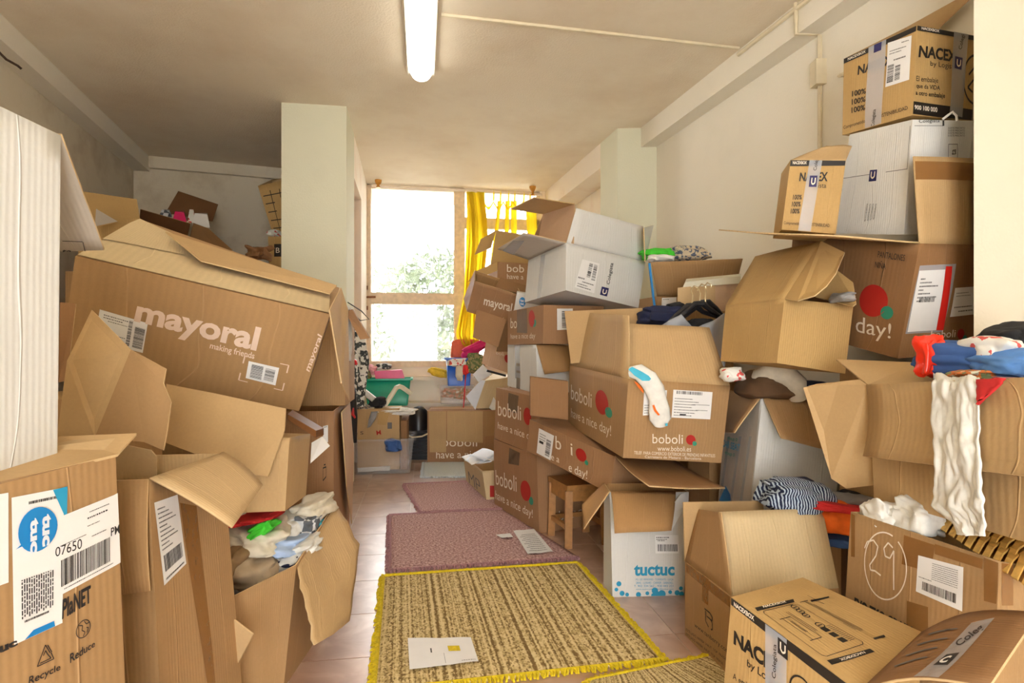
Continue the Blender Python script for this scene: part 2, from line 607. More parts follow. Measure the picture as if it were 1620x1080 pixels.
def cloth(name, label, c, r, mat, seed, cat='clothing', group=None, fold=0.35, yaw=0.0, stretch=1.0, n=(64, 40), parent=None, tilt=0.0, freq=1.0):
    """crumpled garment lying in a heap, folds as ridges"""
    c = np.array(c, float); r = np.array(r, float)
    ca, sa = math.cos(math.radians(yaw)), math.sin(math.radians(yaw))
    ct, st = math.cos(math.radians(tilt)), math.sin(math.radians(tilt))
    V, Fc, uv = [], [], []
    nu, nv = n
    for j in range(nv + 1):
        th = math.pi * j / nv
        for i in range(nu):
            ph = 2 * math.pi * i / nu
            d = np.array([math.sin(th) * math.cos(ph), math.sin(th) * math.sin(ph), math.cos(th)])
            q = Vector((d[0] * 1.3 + seed * 3.1, d[1] * 1.3 + seed, d[2] * 1.3))
            lo = noise.noise(q); l2 = noise.noise(q * 1.9 + Vector((7, 3, 1)))
            a1 = seed * 1.7
            ax = d[0] * math.cos(a1) + d[1] * math.sin(a1) * .6 + d[2] * .9
            pole = math.sin(th) ** .6
            ph1 = 4.2 * freq * ax + 3.4 * lo
            ph2 = 6.5 * freq * (d[0] * math.sin(a1) - d[2] * .8) + 3.5 * l2
            s1 = math.sin(ph1); s1 = s1 * (1.25 - .25 * s1 * s1)
            k = 1 + fold * (0.8 * lo + pole * (0.26 * s1 + 0.13 * math.sin(ph2) + .07 * math.sin(2.7 * ph1 + 2 * l2)))
            sh = np.sign(d) * np.abs(d) ** 0.7
            p = sh * r * k
            if p[2] < 0: p[2] *= 0.7
            p = np.array([p[0]*ct + p[2]*st, p[1], -p[0]*st + p[2]*ct])
            V.append(c + np.array([p[0]*ca - p[1]*sa, p[0]*sa + p[1]*ca, p[2]]))
            uv.append((i / nu, j / nv))
    for j in range(nv):
        for i in range(nu):
            i2 = (i + 1) % nu
            Fc.append((j*nu+i, (j+1)*nu+i, (j+1)*nu+i2, j*nu+i2))
    o = mesh_obj(name, V, Fc, mat, parent, uv=uv, smooth=55)
    if parent is None: tag(o, label, cat, group)
    return o

# ================================================================== the room
def plaster(name, rgb, stain=None, amt=0.5, bump=0.12, scale=3.0, lo=0.52, hi=0.72):
    m, n, l, p = nt(name)
    c = lin(*rgb)
    tc = n.new('ShaderNodeTexCoord')
    n1 = n.new('ShaderNodeTexNoise'); n1.inputs['Scale'].default_value = scale; n1.inputs['Detail'].default_value = 8; n1.inputs['Roughness'].default_value = 0.6
    n2 = n.new('ShaderNodeTexNoise'); n2.inputs['Scale'].default_value = 90; n2.inputs['Detail'].default_value = 4
    l.new(tc.outputs['Object'], n1.inputs['Vector']); l.new(tc.outputs['Object'], n2.inputs['Vector'])
    rp = n.new('ShaderNodeValToRGB')
    rp.color_ramp.elements[0].position = lo; rp.color_ramp.elements[1].position = hi
    rp.color_ramp.elements[0].color = c
    s = lin(*stain) if stain else [x * 0.93 for x in c[:3]] + [1]
    rp.color_ramp.elements[1].color = [c[i] * (1 - amt) + s[i] * amt for i in range(3)] + [1]
    l.new(n1.outputs['Fac'], rp.inputs['Fac'])
    l.new(rp.outputs['Color'], p.inputs['Base Color'])
    p.inputs['Roughness'].default_value = 0.85
    p.inputs['Specular IOR Level'].default_value = 0.2
    b = n.new('ShaderNodeBump'); b.inputs['Strength'].default_value = bump; b.inputs['Distance'].default_value = 0.01
    l.new(n2.outputs['Fac'], b.inputs['Height']); l.new(b.outputs['Normal'], p.inputs['Normal'])
plaster('wall_cream', (246, 238, 220))
plaster('wall_pier', (214, 204, 184))
plaster('wall_sage', (226, 223, 198))
plaster('wall_bay', (250, 238, 220), (230, 200, 172), 0.5)
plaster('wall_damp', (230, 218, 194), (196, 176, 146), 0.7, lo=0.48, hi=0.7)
plaster('ceiling_paint', (242, 228, 204), (214, 188, 154), 0.55, bump=0.25, scale=1.3, lo=0.45, hi=0.75)
plaster('recess_pink', (206, 166, 138), (180, 140, 110), 0.6)
plain('conduit', (226, 212, 180), 0.5)
plain('grout', (232, 226, 216), 0.8, var=0.08, scale=30)

def tile_mat():
    m, n, l, p = nt('floor_tile')
    tc = n.new('ShaderNodeTexCoord'); oi = n.new('ShaderNodeObjectInfo')
    ad = n.new('ShaderNodeVectorMath'); ad.operation = 'ADD'
    ml = n.new('ShaderNodeVectorMath'); ml.operation = 'SCALE'; ml.inputs['Scale'].default_value = 40.0
    cb = n.new('ShaderNodeCombineXYZ')
    l.new(oi.outputs['Random'], cb.inputs[0]); l.new(oi.outputs['Random'], cb.inputs[1])
    l.new(cb.outputs[0], ml.inputs[0]); l.new(tc.outputs['Object'], ad.inputs[0]); l.new(ml.outputs[0], ad.inputs[1])
    nz = n.new('ShaderNodeTexNoise'); nz.inputs['Scale'].default_value = 7; nz.inputs['Detail'].default_value = 7; nz.inputs['Distortion'].default_value = 0.8
    l.new(ad.outputs[0], nz.inputs['Vector'])
    rp = n.new('ShaderNodeValToRGB')
    e = rp.color_ramp.elements
    e[0].position = 0.3; e[0].color = lin(168, 126, 98)
    e[1].position = 0.7; e[1].color = lin(212, 182, 160)
    x = rp.color_ramp.elements.new(0.52); x.color = lin(190, 152, 128)
    l.new(nz.outputs['Fac'], rp.inputs['Fac']); l.new(rp.outputs['Color'], p.inputs['Base Color'])
    p.inputs['Roughness'].default_value = 0.28
    p.inputs['Specular IOR Level'].default_value = 0.6
    p.inputs['Coat Weight'].default_value = 1.0
    p.inputs['Coat Roughness'].default_value = 0.3
    p.inputs['Coat IOR'].default_value = 1.6
    b = n.new('ShaderNodeBump'); b.inputs['Strength'].default_value = 0.08; b.inputs['Distance'].default_value = 0.01
    l.new(nz.outputs['Fac'], b.inputs['Height']); l.new(b.outputs['Normal'], p.inputs['Normal'])
tile_mat()

def struct(name, vf, mat, parent=None, **k):
    o = mesh_obj(name, vf[0], vf[1], mat, parent, **k)
    if parent is None: o['kind'] = 'structure'
    return o

CEIL = 2.70
# floor bed with every tile laid on it
floor = struct('floor', box_mesh((-4.2, -1.6, -0.08), (2.6, 6.8, -0.004)), 'grout')
TY = math.radians(8.4)
ex = np.array([math.cos(TY), math.sin(TY)]); ey = np.array([-math.sin(TY), math.cos(TY)])
node = G(1067, 1002.5)[:2]
tv, tf = box_mesh((-0.1635, -0.1635, -0.012), (0.1635, 0.1635, 0.0))
tile_me = bpy.data.meshes.new('tile')
tile_me.from_pydata(tv, [], tf); tile_me.materials.append(MATS['floor_tile'])
rt = random.Random(5)
fo = floor.location
for i in range(-6, 3):
    for j in range(-4, 13):
        c = node + ex * (i + 0.5) * 0.331 + ey * (j + 0.5) * 0.331
        if not (-1.75 < c[0] < 1.5 and 0.75 < c[1] < 6.1): continue
        t = bpy.data.objects.new('tile', tile_me)
        link(t, floor)
        t.location = Vector((c[0], c[1], 0.0)) - fo
        t.rotation_euler = (0, 0, TY)
ceiling = struct('ceiling', box_mesh((-4.4, -1.6, CEIL), (2.8, 6.9, CEIL + 0.1)), 'ceiling_paint')

def LW(d): return -2.73 - 0.283 * (d - 3.136)       # left wall
def RW(d): return 1.499 - 0.2474 * (d - 2.8)        # right wall
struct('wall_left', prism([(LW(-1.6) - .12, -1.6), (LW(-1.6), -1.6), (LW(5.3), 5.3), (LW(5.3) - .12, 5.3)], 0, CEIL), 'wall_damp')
struct('trim_1', prism([(LW(-1.6), -1.6), (LW(-1.6) + .12, -1.6), (LW(5.1) + .12, 5.14), (LW(5.1), 5.1)], CEIL - .127, CEIL), 'wall_cream')
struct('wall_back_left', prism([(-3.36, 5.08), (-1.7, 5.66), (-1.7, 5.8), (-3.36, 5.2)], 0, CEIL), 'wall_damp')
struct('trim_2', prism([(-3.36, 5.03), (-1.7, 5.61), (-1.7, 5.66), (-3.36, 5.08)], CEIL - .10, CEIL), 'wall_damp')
struct('wall_right', prism([(RW(-1.6), -1.6), (RW(-1.6) + .12, -1.6), (RW(4.6) + .12, 4.6), (RW(4.6), 4.6)], 0, CEIL), 'wall_cream')
struct('trim_3', prism([(RW(-1.6) - .115, -1.6), (RW(-1.6), -1.6), (RW(4.46), 4.46), (RW(4.46) - .115, 4.46)], CEIL - .147, CEIL), 'wall_cream')
# unseen wall added behind the camera, its opening sized to limit the fill light
struct('wall_added_left', prism([(-1.6, -1.72), (-.35, -1.72), (-.35, -1.6), (-1.6, -1.6)], 0, CEIL), 'wall_cream')
struct('wall_added_right', prism([(.95, -1.72), (2.75, -1.72), (2.75, -1.6), (.95, -1.6)], 0, CEIL), 'wall_cream')
struct('wall_added_head', prism([(-.35, -1.72), (.95, -1.72), (.95, -1.6), (-.35, -1.6)], 2.2, CEIL), 'wall_cream')
# pier on the left of the window bay
struct('wall_pier_left', prism([(-1.564, 3.986), (-1.14, 4.049), (-1.235, 4.60), (-1.66, 4.6)], 0, CEIL), 'wall_sage')
# bay: left side with a door recess, right side with a taller recess
BL = lambda d: -1.14 - .175 * (d - 4.049)
BR = lambda d: .80 - .24 * (d - 4.46)
struct('wall_bay_left', prism([(BL(5.3) - .3, 5.3), (BL(5.3), 5.3), (BL(5.98), 5.98), (BL(5.98) - .3, 5.98)], 0, CEIL), 'wall_bay')
struct('wall_bay_lintel', prism([(BL(4.6) - .3, 4.6), (BL(4.6), 4.6), (BL(5.3), 5.3), (BL(5.3) - .3, 5.3)], 2.37, CEIL), 'wall_bay')
struct('door_1', prism([(BL(4.6) - .3, 4.6), (BL(4.6) - .1, 4.6), (BL(5.3) - .1, 5.3), (BL(5.3) - .3, 5.3)], 0, 2.37), 'recess_pink')
struct('wall_pier_right', prism([(.80, 4.46), (1.12, 4.44), (1.0, 4.80), (BR(4.79), 4.79)], 0, CEIL), 'wall_sage')
struct('wall_bay_right', prism([(BR(4.79), 4.79), (BR(4.79) + .4, 4.84), (BR(6.32) + .4, 6.36), (BR(6.32), 6.30)], 2.5, CEIL), 'wall_bay')
struct('wall_bay_recess', prism([(BR(4.79) + .24, 4.79), (BR(4.79) + .4, 4.84), (BR(6.32) + .4, 6.36), (BR(6.32) + .24, 6.30)], 0, 2.5), 'wall_bay')
# pier beside the tall stack on the right
struct('wall_pier_near', prism([(1.414, 1.80), (1.95, 1.78), (1.95, 1.915), (1.508, 1.915)], 0, CEIL), 'wall_pier')

# window wall
WD = lambda X: 5.97 + (X + 1.476) * 0.173
def wall_seg(x0, x1, z0, z1, t0=0.0, t1=0.12):
    return prism([(x0, WD(x0) + t0), (x1, WD(x1) + t0), (x1, WD(x1) + t1), (x0, WD(x0) + t1)], z0, z1)
struct('wall_back', wall_seg(-1.60, .62, 0, .72, 0, .16), 'wall_bay')
struct('wall_back_apron', wall_seg(-1.60, .62, .72, .835, .04, .16), 'wall_bay')
struct('trim_4', wall_seg(-1.47, .42, .70, .735, -.09, .05), 'wall_bay')              # sill board
struct('trim_5', wall_seg(-1.47, .42, .0, .485, -.26, .0), 'wall_bay')               # low ledge
struct('wall_back_right', wall_seg(.30, .62, .835, CEIL, 0, .16), 'wall_bay')
struct('wall_back_edge', wall_seg(-1.66, -1.485, .835, CEIL, 0, .16), 'wall_bay')

plain('frame_wood', (228, 206, 176), 0.55, var=0.12, scale=25, bump=0.15)
plain('rust', (130, 84, 48), 0.7, var=0.3, scale=60)
def glass_mat():
    m, n, l, p = nt('old_glass')
    out = n['Material Output']
    tr = n.new('ShaderNodeBsdfTransparent'); gl = n.new('ShaderNodeBsdfGlossy'); tl = n.new('ShaderNodeBsdfTranslucent')
    gl.inputs['Roughness'].default_value = 0.03
    tl.inputs['Color'].default_value = (1, 1, 1, 1)
    fr = n.new('ShaderNodeFresnel'); fr.inputs[0].default_value = 1.45
    tc = n.new('ShaderNodeTexCoord'); nz = n.new('ShaderNodeTexNoise'); nz.inputs['Scale'].default_value = 6; nz.inputs['Detail'].default_value = 6
    l.new(tc.outputs['Object'], nz.inputs['Vector'])
    mr = n.new('ShaderNodeMapRange'); mr.inputs[1].default_value = .3; mr.inputs[2].default_value = .8; mr.inputs[3].default_value = .01; mr.inputs[4].default_value = .07
    l.new(nz.outputs['Fac'], mr.inputs[0])
    a = n.new('ShaderNodeMixShader'); b = n.new('ShaderNodeMixShader')
    l.new(mr.outputs[0], a.inputs[0]); l.new(tr.outputs[0], a.inputs[1]); l.new(tl.outputs[0], a.inputs[2])
    l.new(fr.outputs[0], b.inputs[0]); l.new(a.outputs[0], b.inputs[1]); l.new(gl.outputs[0], b.inputs[2])
    l.new(b.outputs[0], out.inputs[0])
glass_mat()
def XW(px):      # wall X at a pixel column
    k = (px - CX) / F
    return k * (5.97 + 1.476 * .173) / (1 - .173 * k)
def ZW(px, py):
    d = WD(XW(px)); return EYE - (py - CY) / F * d
win = bpy.data.objects.new('window_1', None); link(win); win['kind'] = 'structure'
win.location = (-.6, 6.05, .835)
def wpart(name, x0, x1, z0, z1, t0, t1, mat):
    v, f = wall_seg(x0, x1, z0, z1, t0, t1)
    return mesh_obj(name, v, f, mat, win)
xl, xm0, xm1, xr = XW(577), XW(718), XW(735), .31
zb, zt = .835, 2.69
wpart('window_frame', xl - .02, XW(586), zb, zt, .01, .09, 'frame_wood')
wpart('window_frame', xm0, xm1, zb, zt, .0, .09, 'frame_wood')
wpart('window_frame', XW(586), xr, zb, zb + .06, .01, .09, 'frame_wood')
wpart('window_frame', XW(586), xm0, ZW(650, 481), ZW(650, 463), .01, .08, 'frame_wood')
wpart('window_frame', xm1, xr, ZW(790, 362), ZW(790, 345), .01, .08, 'frame_wood')
wpart('window_frame', xr - .05, xr, zb, zt, .01, .09, 'frame_wood')
wpart('window_frame', xl, xr, zt - .03, zt, .01, .08, 'frame_wood')
wpart('pane', XW(586), xm0, ZW(650, 463), zt - .03, .04, .046, 'old_glass')
wpart('pane', XW(586), xm0, zb + .06, ZW(650, 481), .04, .046, 'old_glass')
wpart('pane', xm1, xr - .05, ZW(790, 345), zt - .03, .04, .046, 'old_glass')
wpart('pane', xm1, xr - .05, zb + .06, ZW(790, 362), .04, .046, 'old_glass')
xh = XW(586)
hv, hf = tube([(xh - .05, WD(xh) - .005, ZW(586, 470)), (xh - .01, WD(xh) - .03, ZW(586, 470)), (xh + .06, WD(xh) - .03, ZW(600, 470))], .011)
mesh_obj('window_handle', hv, hf, 'rust', win)
for zz in (ZW(580, 455), ZW(580, 487)):
    v, f = wall_seg(xl + .0, xl + .03, zz - .02, zz + .02, -.012, .01)
    mesh_obj('hinge', v, f, 'rust', win)

# outside: pale ground bank and shrubs in the daylight
plain('bank', (196, 196, 182), 0.9, var=0.15, scale=3)
plain('leaf', (88, 104, 74), 0.6, var=0.4, scale=3)
plain('leaf_pale', (124, 134, 112), 0.6, var=0.3, scale=3)
v, f, _ = grid(lambda u, w: (-6 + 10 * u, 6.6 + 7 * w, -.3 + 1.2 * w + .25 * noise.noise(Vector((u * 6, w * 6, 0)))), 30, 20)
o = mesh_obj('ground_outside', v, f, 'bank'); o['kind'] = 'structure'
def shrub(label, x, y, z, rx, rz, n, mat, seed):
    rn = random.Random(seed)
    root = thing('shrub', (x, y, z), label, 'shrub', 'shrubs outside the window')
    V, Fc = [], []
    for _ in range(n):
        a, b = rn.uniform(0, 6.28), rn.uniform(-1, 1)
        rr = rn.uniform(.35, 1) ** .6
        p = np.array([x + rx*rr*math.sqrt(1-b*b)*math.cos(a), y + rx*.6*rr*math.sqrt(1-b*b)*math.sin(a), z + rz*(1 + b*rr)])
        t = np.array([rn.gauss(0, 1), rn.gauss(0, 1), rn.gauss(.3, 1)]); t /= np.linalg.norm(t)
        s = np.cross(t, (rn.random(), rn.random(), rn.random())); s /= np.linalg.norm(s)
        L, w = rn.uniform(.10, .24), rn.uniform(.018, .035)
        o = len(V)
        V += [p, p + t*L*.5 + s*w, p + t*L, p + t*L*.5 - s*w]
        Fc.append((o, o+1, o+2, o+3))
    lv = mesh_obj('foliage', V, Fc, mat, root); lv['kind'] = 'stuff'
    for k in range(4):
        a = rn.uniform(0, 6.28)
        v, f = tube([(x, y, z - .3), (x + .1*math.cos(a), y + .1*math.sin(a), z + rz*.6), (x + .5*rx*math.cos(a), y + .3*rx*math.sin(a), z + rz*1.3)], [.03, .02, .008], 6)
        mesh_obj('stem', v, f, 'bank', root)
shrub('leafy shrub outside the window above the transom, at its right', -1.15, 8.6, .95, .75, .75, 1500, 'leaf', 1)
shrub('pale bare shrub outside the window at the left pane edge', -2.15, 9.2, .9, .5, .8, 500, 'leaf_pale', 2)
shrub('low shrub seen through the lower window pane', -1.2, 7.6, .35, .7, .42, 900, 'leaf_pale', 3)

# curtain rod, brackets, yellow curtain
plain('rod_cream', (238, 222, 200), 0.4)
plain('brass', (196, 140, 60), 0.3, metal=0.6)
def yellow():
    m, n, l, p = nt('curtain_yellow')
    out = n['Material Output']
    tl = n.new('ShaderNodeBsdfTranslucent'); df = n.new('ShaderNodeBsdfDiffuse'); mx = n.new('ShaderNodeMixShader')
    tl.inputs[0].default_value = lin(255, 240, 110); df.inputs[0].default_value = lin(254, 226, 70)
    mx.inputs[0].default_value = .7
    l.new(df.outputs[0], mx.inputs[1]); l.new(tl.outputs[0], mx.inputs[2]); l.new(mx.outputs[0], out.inputs[0])
yellow()
r0, r1 = W(588, 293, 5.84), W(858, 308, 6.10)
rod = thing('curtain_rod', (r0 + r1) / 2, 'cream curtain rod across the top of the window', 'curtain rod')
v, f = tube([r0, r1], .014, 12); mesh_obj('rod', v, f, 'rod_cream', rod)
for px, py in ((598, 293), (842, 307)):
    t = (px - 588) / 270.0; p = r0 * (1 - t) + r1 * t
    v, f = tube([(p[0], p[1], CEIL), (p[0], p[1], CEIL - .02), (p[0], p[1], CEIL - .06), (p[0], p[1], p[2] + .02), (p[0], p[1], p[2] - .02)], [.035, .033, .014, .016, .022], 14)
    mesh_obj('bracket', v, f, 'brass', rod)
cur = thing('curtain', W(745, 552, 5.93), 'yellow curtain bunched up at the right half of the window', 'curtain')
prof = [(304, 738, 766), (340, 740, 770), (380, 739, 772), (430, 737, 766), (470, 735, 760), (500, 728, 758), (530, 722, 760), (545, 730, 756), (554, 742, 750)]
rows = []
for py, a, b in prof:
    rows.append([W(a + (b - a) * t, py, 5.93 + .02 * math.sin(t * 20)) for t in np.linspace(0, 1, 9)])
sheet('curtain_cloth', rows, 'curtain_yellow', cur, n=(60, 30), wave=.025, freq=5, solid=.002, seed=3)
for k, px in enumerate((779, 790, 803, 813, 828, 838)):
    t = (px - 588) / 270.0; p = r0 * (1 - t) + r1 * t
    v, f = tube([p + (0, 0, .016), p + (0, -.018, -.01), p + (-.004, -.005, -.09)], .008, 6)
    mesh_obj('curtain_tab', v, f, 'curtain_yellow', cur)
def strip(x0, x1, y0, y1, d, w, sd):
    rows = [[W(x0 + (x1 - x0) * s - w/2 + w * t, y0 + (y1 - y0) * s, d + .01 * math.sin(9 * t + s)) for t in (0, .5, 1)] for s in np.linspace(0, 1, 6)]
    sheet('curtain_fold', rows, 'curtain_yellow', cur, n=(10, 14), wave=.01, freq=1.5, solid=.002, seed=sd)
strip(803, 799, 318, 430, 6.04, 6, 1); strip(813, 812, 318, 440, 6.05, 9, 2); strip(839, 846, 318, 440, 6.08, 16, 3); strip(790, 778, 318, 430, 6.03, 5, 4)
sheet('curtain_fold', [[W(765 + 78 * t, 318 + 9 * math.sin(math.pi * ((t * 5) % 1)), 6.03) for t in np.linspace(0, 1, 26)],
      [W(765 + 78 * t, 321 + 11 * math.sin(math.pi * ((t * 5) % 1)), 6.03) for t in np.linspace(0, 1, 26)]], 'curtain_yellow', cur, n=(50, 2), solid=.002)

# ceiling light
plain('lamp_housing', (236, 232, 220), 0.4)
m = plain('lamp_diffuser', (255, 250, 238), 0.3, emit=6.5)
A = np.array([-.535, 3.46, 0]); dirv = np.array([-.151, .9885, 0]); sidev = np.array([.9885, .151, 0])
lamp = thing('ceiling_light', (A - dirv * .7) + (0, 0, CEIL - .1), 'white fluorescent batten glowing on the ceiling', 'ceiling light')
def lampsec(p, w, zlo, zhi, n=12):
    return [p + sidev * (w * math.cos(t)) + np.array([0, 0, zhi - (zhi - zlo) * math.sin(t)]) for t in np.linspace(0, math.pi, n)]
secs = []
for s, k in ((-1.35, 1), (-.06, 1), (-.02, .96), (0.03, .8)):
    secs.append(lampsec(A + dirv * s, .072 * k, CEIL - .035 - .06 * k, CEIL - .035))
v = [p for s in secs for p in s]; f = []
for i in range(3):
    for k in range(11): f.append((i*12+k, i*12+k+1, (i+1)*12+k+1, (i+1)*12+k))
f.append(tuple(range(36, 48))); f.append(tuple(range(11, -1, -1)))
mesh_obj('diffuser', v, f, 'lamp_diffuser', lamp, smooth=50)
p = A - dirv * 1.35; q = A + dirv * .04
v, f = hexa([p - sidev*.078, p + sidev*.078, q + sidev*.078, q - sidev*.078, p - sidev*.06, p + sidev*.06, q + sidev*.06, q - sidev*.06])
v = [np.array(x) + (0, 0, CEIL - .035 if i < 4 else CEIL) for i, x in enumerate(v)]
mesh_obj('housing', v, f, 'lamp_housing', lamp)

# surface conduits
def conduit(name, pts, r, label, cat='conduit'):
    v, f = tube(pts, r, 6)
    o = mesh_obj(name, v, f, 'conduit'); tag(o, label, cat); return o
zc = CEIL - .008
conduit('cable_conduit', [W(698, 23, 2.92), W(1169, 76, 3.25)], .010, 'thin cable conduit running across the ceiling from the light')
conduit('cable_conduit', [(RW(d) - .125, d, CEIL - .03) for d in (3.27, 2.2)], .012, 'cable conduit along the top of the right beam')
dv = 2.83
conduit('cable_conduit', [(RW(dv) - .125, dv, CEIL), (RW(dv) - .125, dv, CEIL - .15), (RW(dv) - .01, dv, CEIL - .155), (RW(dv) - .01, dv, 1.5)], .011, 'vertical cable conduit down the right wall by the tall stack')
v, f = box_mesh((RW(2.8) - .05, 2.80, 2.30), (RW(2.8) - .0, 2.86, 2.42)); tag(mesh_obj('junction_box', v, f, 'conduit'), 'small cream junction box on the right wall conduit', 'junction box')
conduit('cable_conduit', [W(1291, 134, 2.98), W(1312, 127, 2.86), W(1338, 116, 2.66)], .010, 'short horizontal pipe on the wall beside the top printed box')
# bare wires on the left wall
plain('wire_dark', (70, 50, 34), 0.6)
wr = [W(-6, 78, 2.93), W(10, 94, 2.98), W(28, 104, 3.05), W(34, 109, 3.06)]
v, f = tube(wr, .006, 6); o = mesh_obj('loose_wire', v, f, 'wire_dark'); tag(o, 'dark loose wire under the left ceiling beam', 'wire')

# ------------------------------------------------------------------ rugs and papers on the floor
def rug_mat(name, base, dark, light, stripes):
    m, n, l, p = nt(name)
    tc = n.new('ShaderNodeTexCoord')
    mp = n.new('ShaderNodeMapping'); mp.inputs['Scale'].default_value = (1, 1, 1)
    l.new(tc.outputs['UV'], mp.inputs[0])
    nz = n.new('ShaderNodeTexNoise'); nz.inputs['Scale'].default_value = 75; nz.inputs['Detail'].default_value = 4; nz.inputs['Roughness'].default_value = .8
    l.new(tc.outputs['UV'], nz.inputs['Vector'])
    rp = n.new('ShaderNodeValToRGB')
    rp.color_ramp.elements[0].position = .38; rp.color_ramp.elements[0].color = lin(*dark)
    rp.color_ramp.elements[1].position = .62; rp.color_ramp.elements[1].color = lin(*light)
    x = rp.color_ramp.elements.new(.5); x.color = lin(*base)
    if stripes:
        # woven stripes: thin lines of uneven tone along the rug, broken by the weave
        sx = n.new('ShaderNodeSeparateXYZ'); l.new(tc.outputs['UV'], sx.inputs[0])
        a = n.new('ShaderNodeMath'); a.operation = 'MULTIPLY'; a.inputs[1].default_value = 62; l.new(sx.outputs[0], a.inputs[0])
        n1 = n.new('ShaderNodeTexNoise'); n1.noise_dimensions = '1D'; n1.inputs['Scale'].default_value = 1.0; n1.inputs['Detail'].default_value = 1.5
        l.new(a.outputs[0], n1.inputs['W'])
        wv = n.new('ShaderNodeTexVoronoi'); wv.inputs['Scale'].default_value = 1; 
        mp.inputs['Scale'].default_value = (150, 110, 1); l.new(mp.outputs[0], wv.inputs['Vector'])
        mx = n.new('ShaderNodeMix'); mx.data_type = 'FLOAT'; mx.inputs[0].default_value = .33
        l.new(n1.outputs['Fac'], mx.inputs[2]); l.new(wv.outputs['Color'], mx.inputs[3])
        l.new(mx.outputs[0], rp.inputs['Fac'])
        h = mx.outputs[0]
    else:
        l.new(nz.outputs['Fac'], rp.inputs['Fac']); h = nz.outputs['Fac']
    l.new(rp.outputs['Color'], p.inputs['Base Color'])
    p.inputs['Roughness'].default_value = 0.95
    p.inputs['Specular IOR Level'].default_value = 0.1
    b = n.new('ShaderNodeBump'); b.inputs['Strength'].default_value = .5; b.inputs['Distance'].default_value = .004
    l.new(h, b.inputs['Height']); l.new(b.outputs['Normal'], p.inputs['Normal'])
rug_mat('rug_striped', (200, 176, 122), (128, 104, 66), (226, 206, 156), True)
rug_mat('rug_pink', (184, 146, 142), (128, 90, 92), (226, 196, 188), False)
rug_mat('rug_pale', (206, 216, 222), (176, 190, 196), (236, 240, 240), False)
plain('fringe_yellow', (222, 196, 28), 0.9, var=0.2, scale=90)
plain('fringe_mauve', (170, 126, 130), 0.9, var=0.25, scale=90)

def rug(name, label, q, mat, fringe, sides, z=0.0, th=0.012, seed=0):
    """q: floor pixels bl, br, tr, tl; fringe tufts along the listed sides"""
    P = [G(x, y, z) for x, y in q]
    root = thing(name, sum(P) / 4 * (1, 1, 0), label, 'rug', 'rugs on the tiled floor')
    def bl(u, v): return P[0]*(1-u)*(1-v) + P[1]*u*(1-v) + P[2]*u*v + P[3]*(1-u)*v
    def fn(u, v):
        p = bl(u, v)
        e = min(u, 1 - u, v, 1 - v)
        return p + np.array([0, 0, th * min(1, .55 + e * 25) + .002 * noise.noise(Vector((u*7 + seed, v*7, 0)))])
    v, f, uv = grid(fn, 24, 24)
    mesh_obj('pile', v, f, mat, root, uv=uv, smooth=60, solid=.009)
    rn = random.Random(seed)
    for sd in sides:
        V, Fc = [], []
        a, b = {'l': (P[0], P[3]), 'r': (P[1], P[2]), 'f': (P[0], P[1]), 'k': (P[3], P[2])}[sd]
        L = np.linalg.norm(b - a); N = int(L / .011)
        t = (b - a) / L
        o = np.array([-t[1], t[0], 0])
        cen = sum(P) / 4
        if (a - cen) @ o < 0: o = -o
        for k in range(N):
            s = a + t * (L * (k + rn.uniform(-.2, .2)) / N)
            w = .0065; ln = rn.uniform(.012, .024)
            d = o * ln + t * rn.uniform(-.008, .008)
            i = len(V)
            V += [s - o*.012 - t*w + (0,0,.004), s - o*.012 + t*w + (0,0,.004), s - o*.004 + t*w + (0,0,th*1.3), s - o*.004 - t*w + (0,0,th*1.3),
                  s + d - t*w*.6 + (0,0,.002), s + d + t*w*.6 + (0,0,.002), s + d*.8 + (0,0,th*.9)]
            Fc += [(i, i+3, i+2, i+1), (i+3, i+6, i+2), (i+2, i+6, i+5, i+1), (i, i+4, i+6, i+3), (i+4, i+5, i+6)]
        fr = mesh_obj('fringe', V, Fc, fringe, root); fr['kind'] = 'stuff'
    return root
rug('woven_rug', 'striped straw-coloured rug with yellow fringe, the whole one in the aisle', [(590, 1098), (1051, 1047), (914, 892), (606, 913)], 'rug_striped', 'fringe_yellow', 'lrfk', seed=2)
rug('woven_rug', 'striped straw-coloured rug cut off by the bottom edge, beside the printed box', [(905, 1150), (1330, 1120), (1130, 1038), (930, 1080)], 'rug_striped', 'fringe_yellow', 'lfk', z=0.0, seed=4)
rug('pink_rug', 'mauve pink rug in the middle of the aisle with papers on it', [(616, 905), (918, 884), (796, 807), (617, 816)], 'rug_pink', 'fringe_mauve', 'lfk', seed=5)
rug('pink_rug', 'mauve pink rug farthest back, beside the low tray of papers', [(666, 812), (828, 805), (752, 762), (639, 767)], 'rug_pink', 'fringe_mauve', 'lfk', seed=6)
rug('pale_rug', 'pale blue grey mat in front of the wide brown box', [(668, 756), (770, 755), (758, 731), (671, 732)], 'rug_pale', 'rug_pale', 'lf', seed=7)

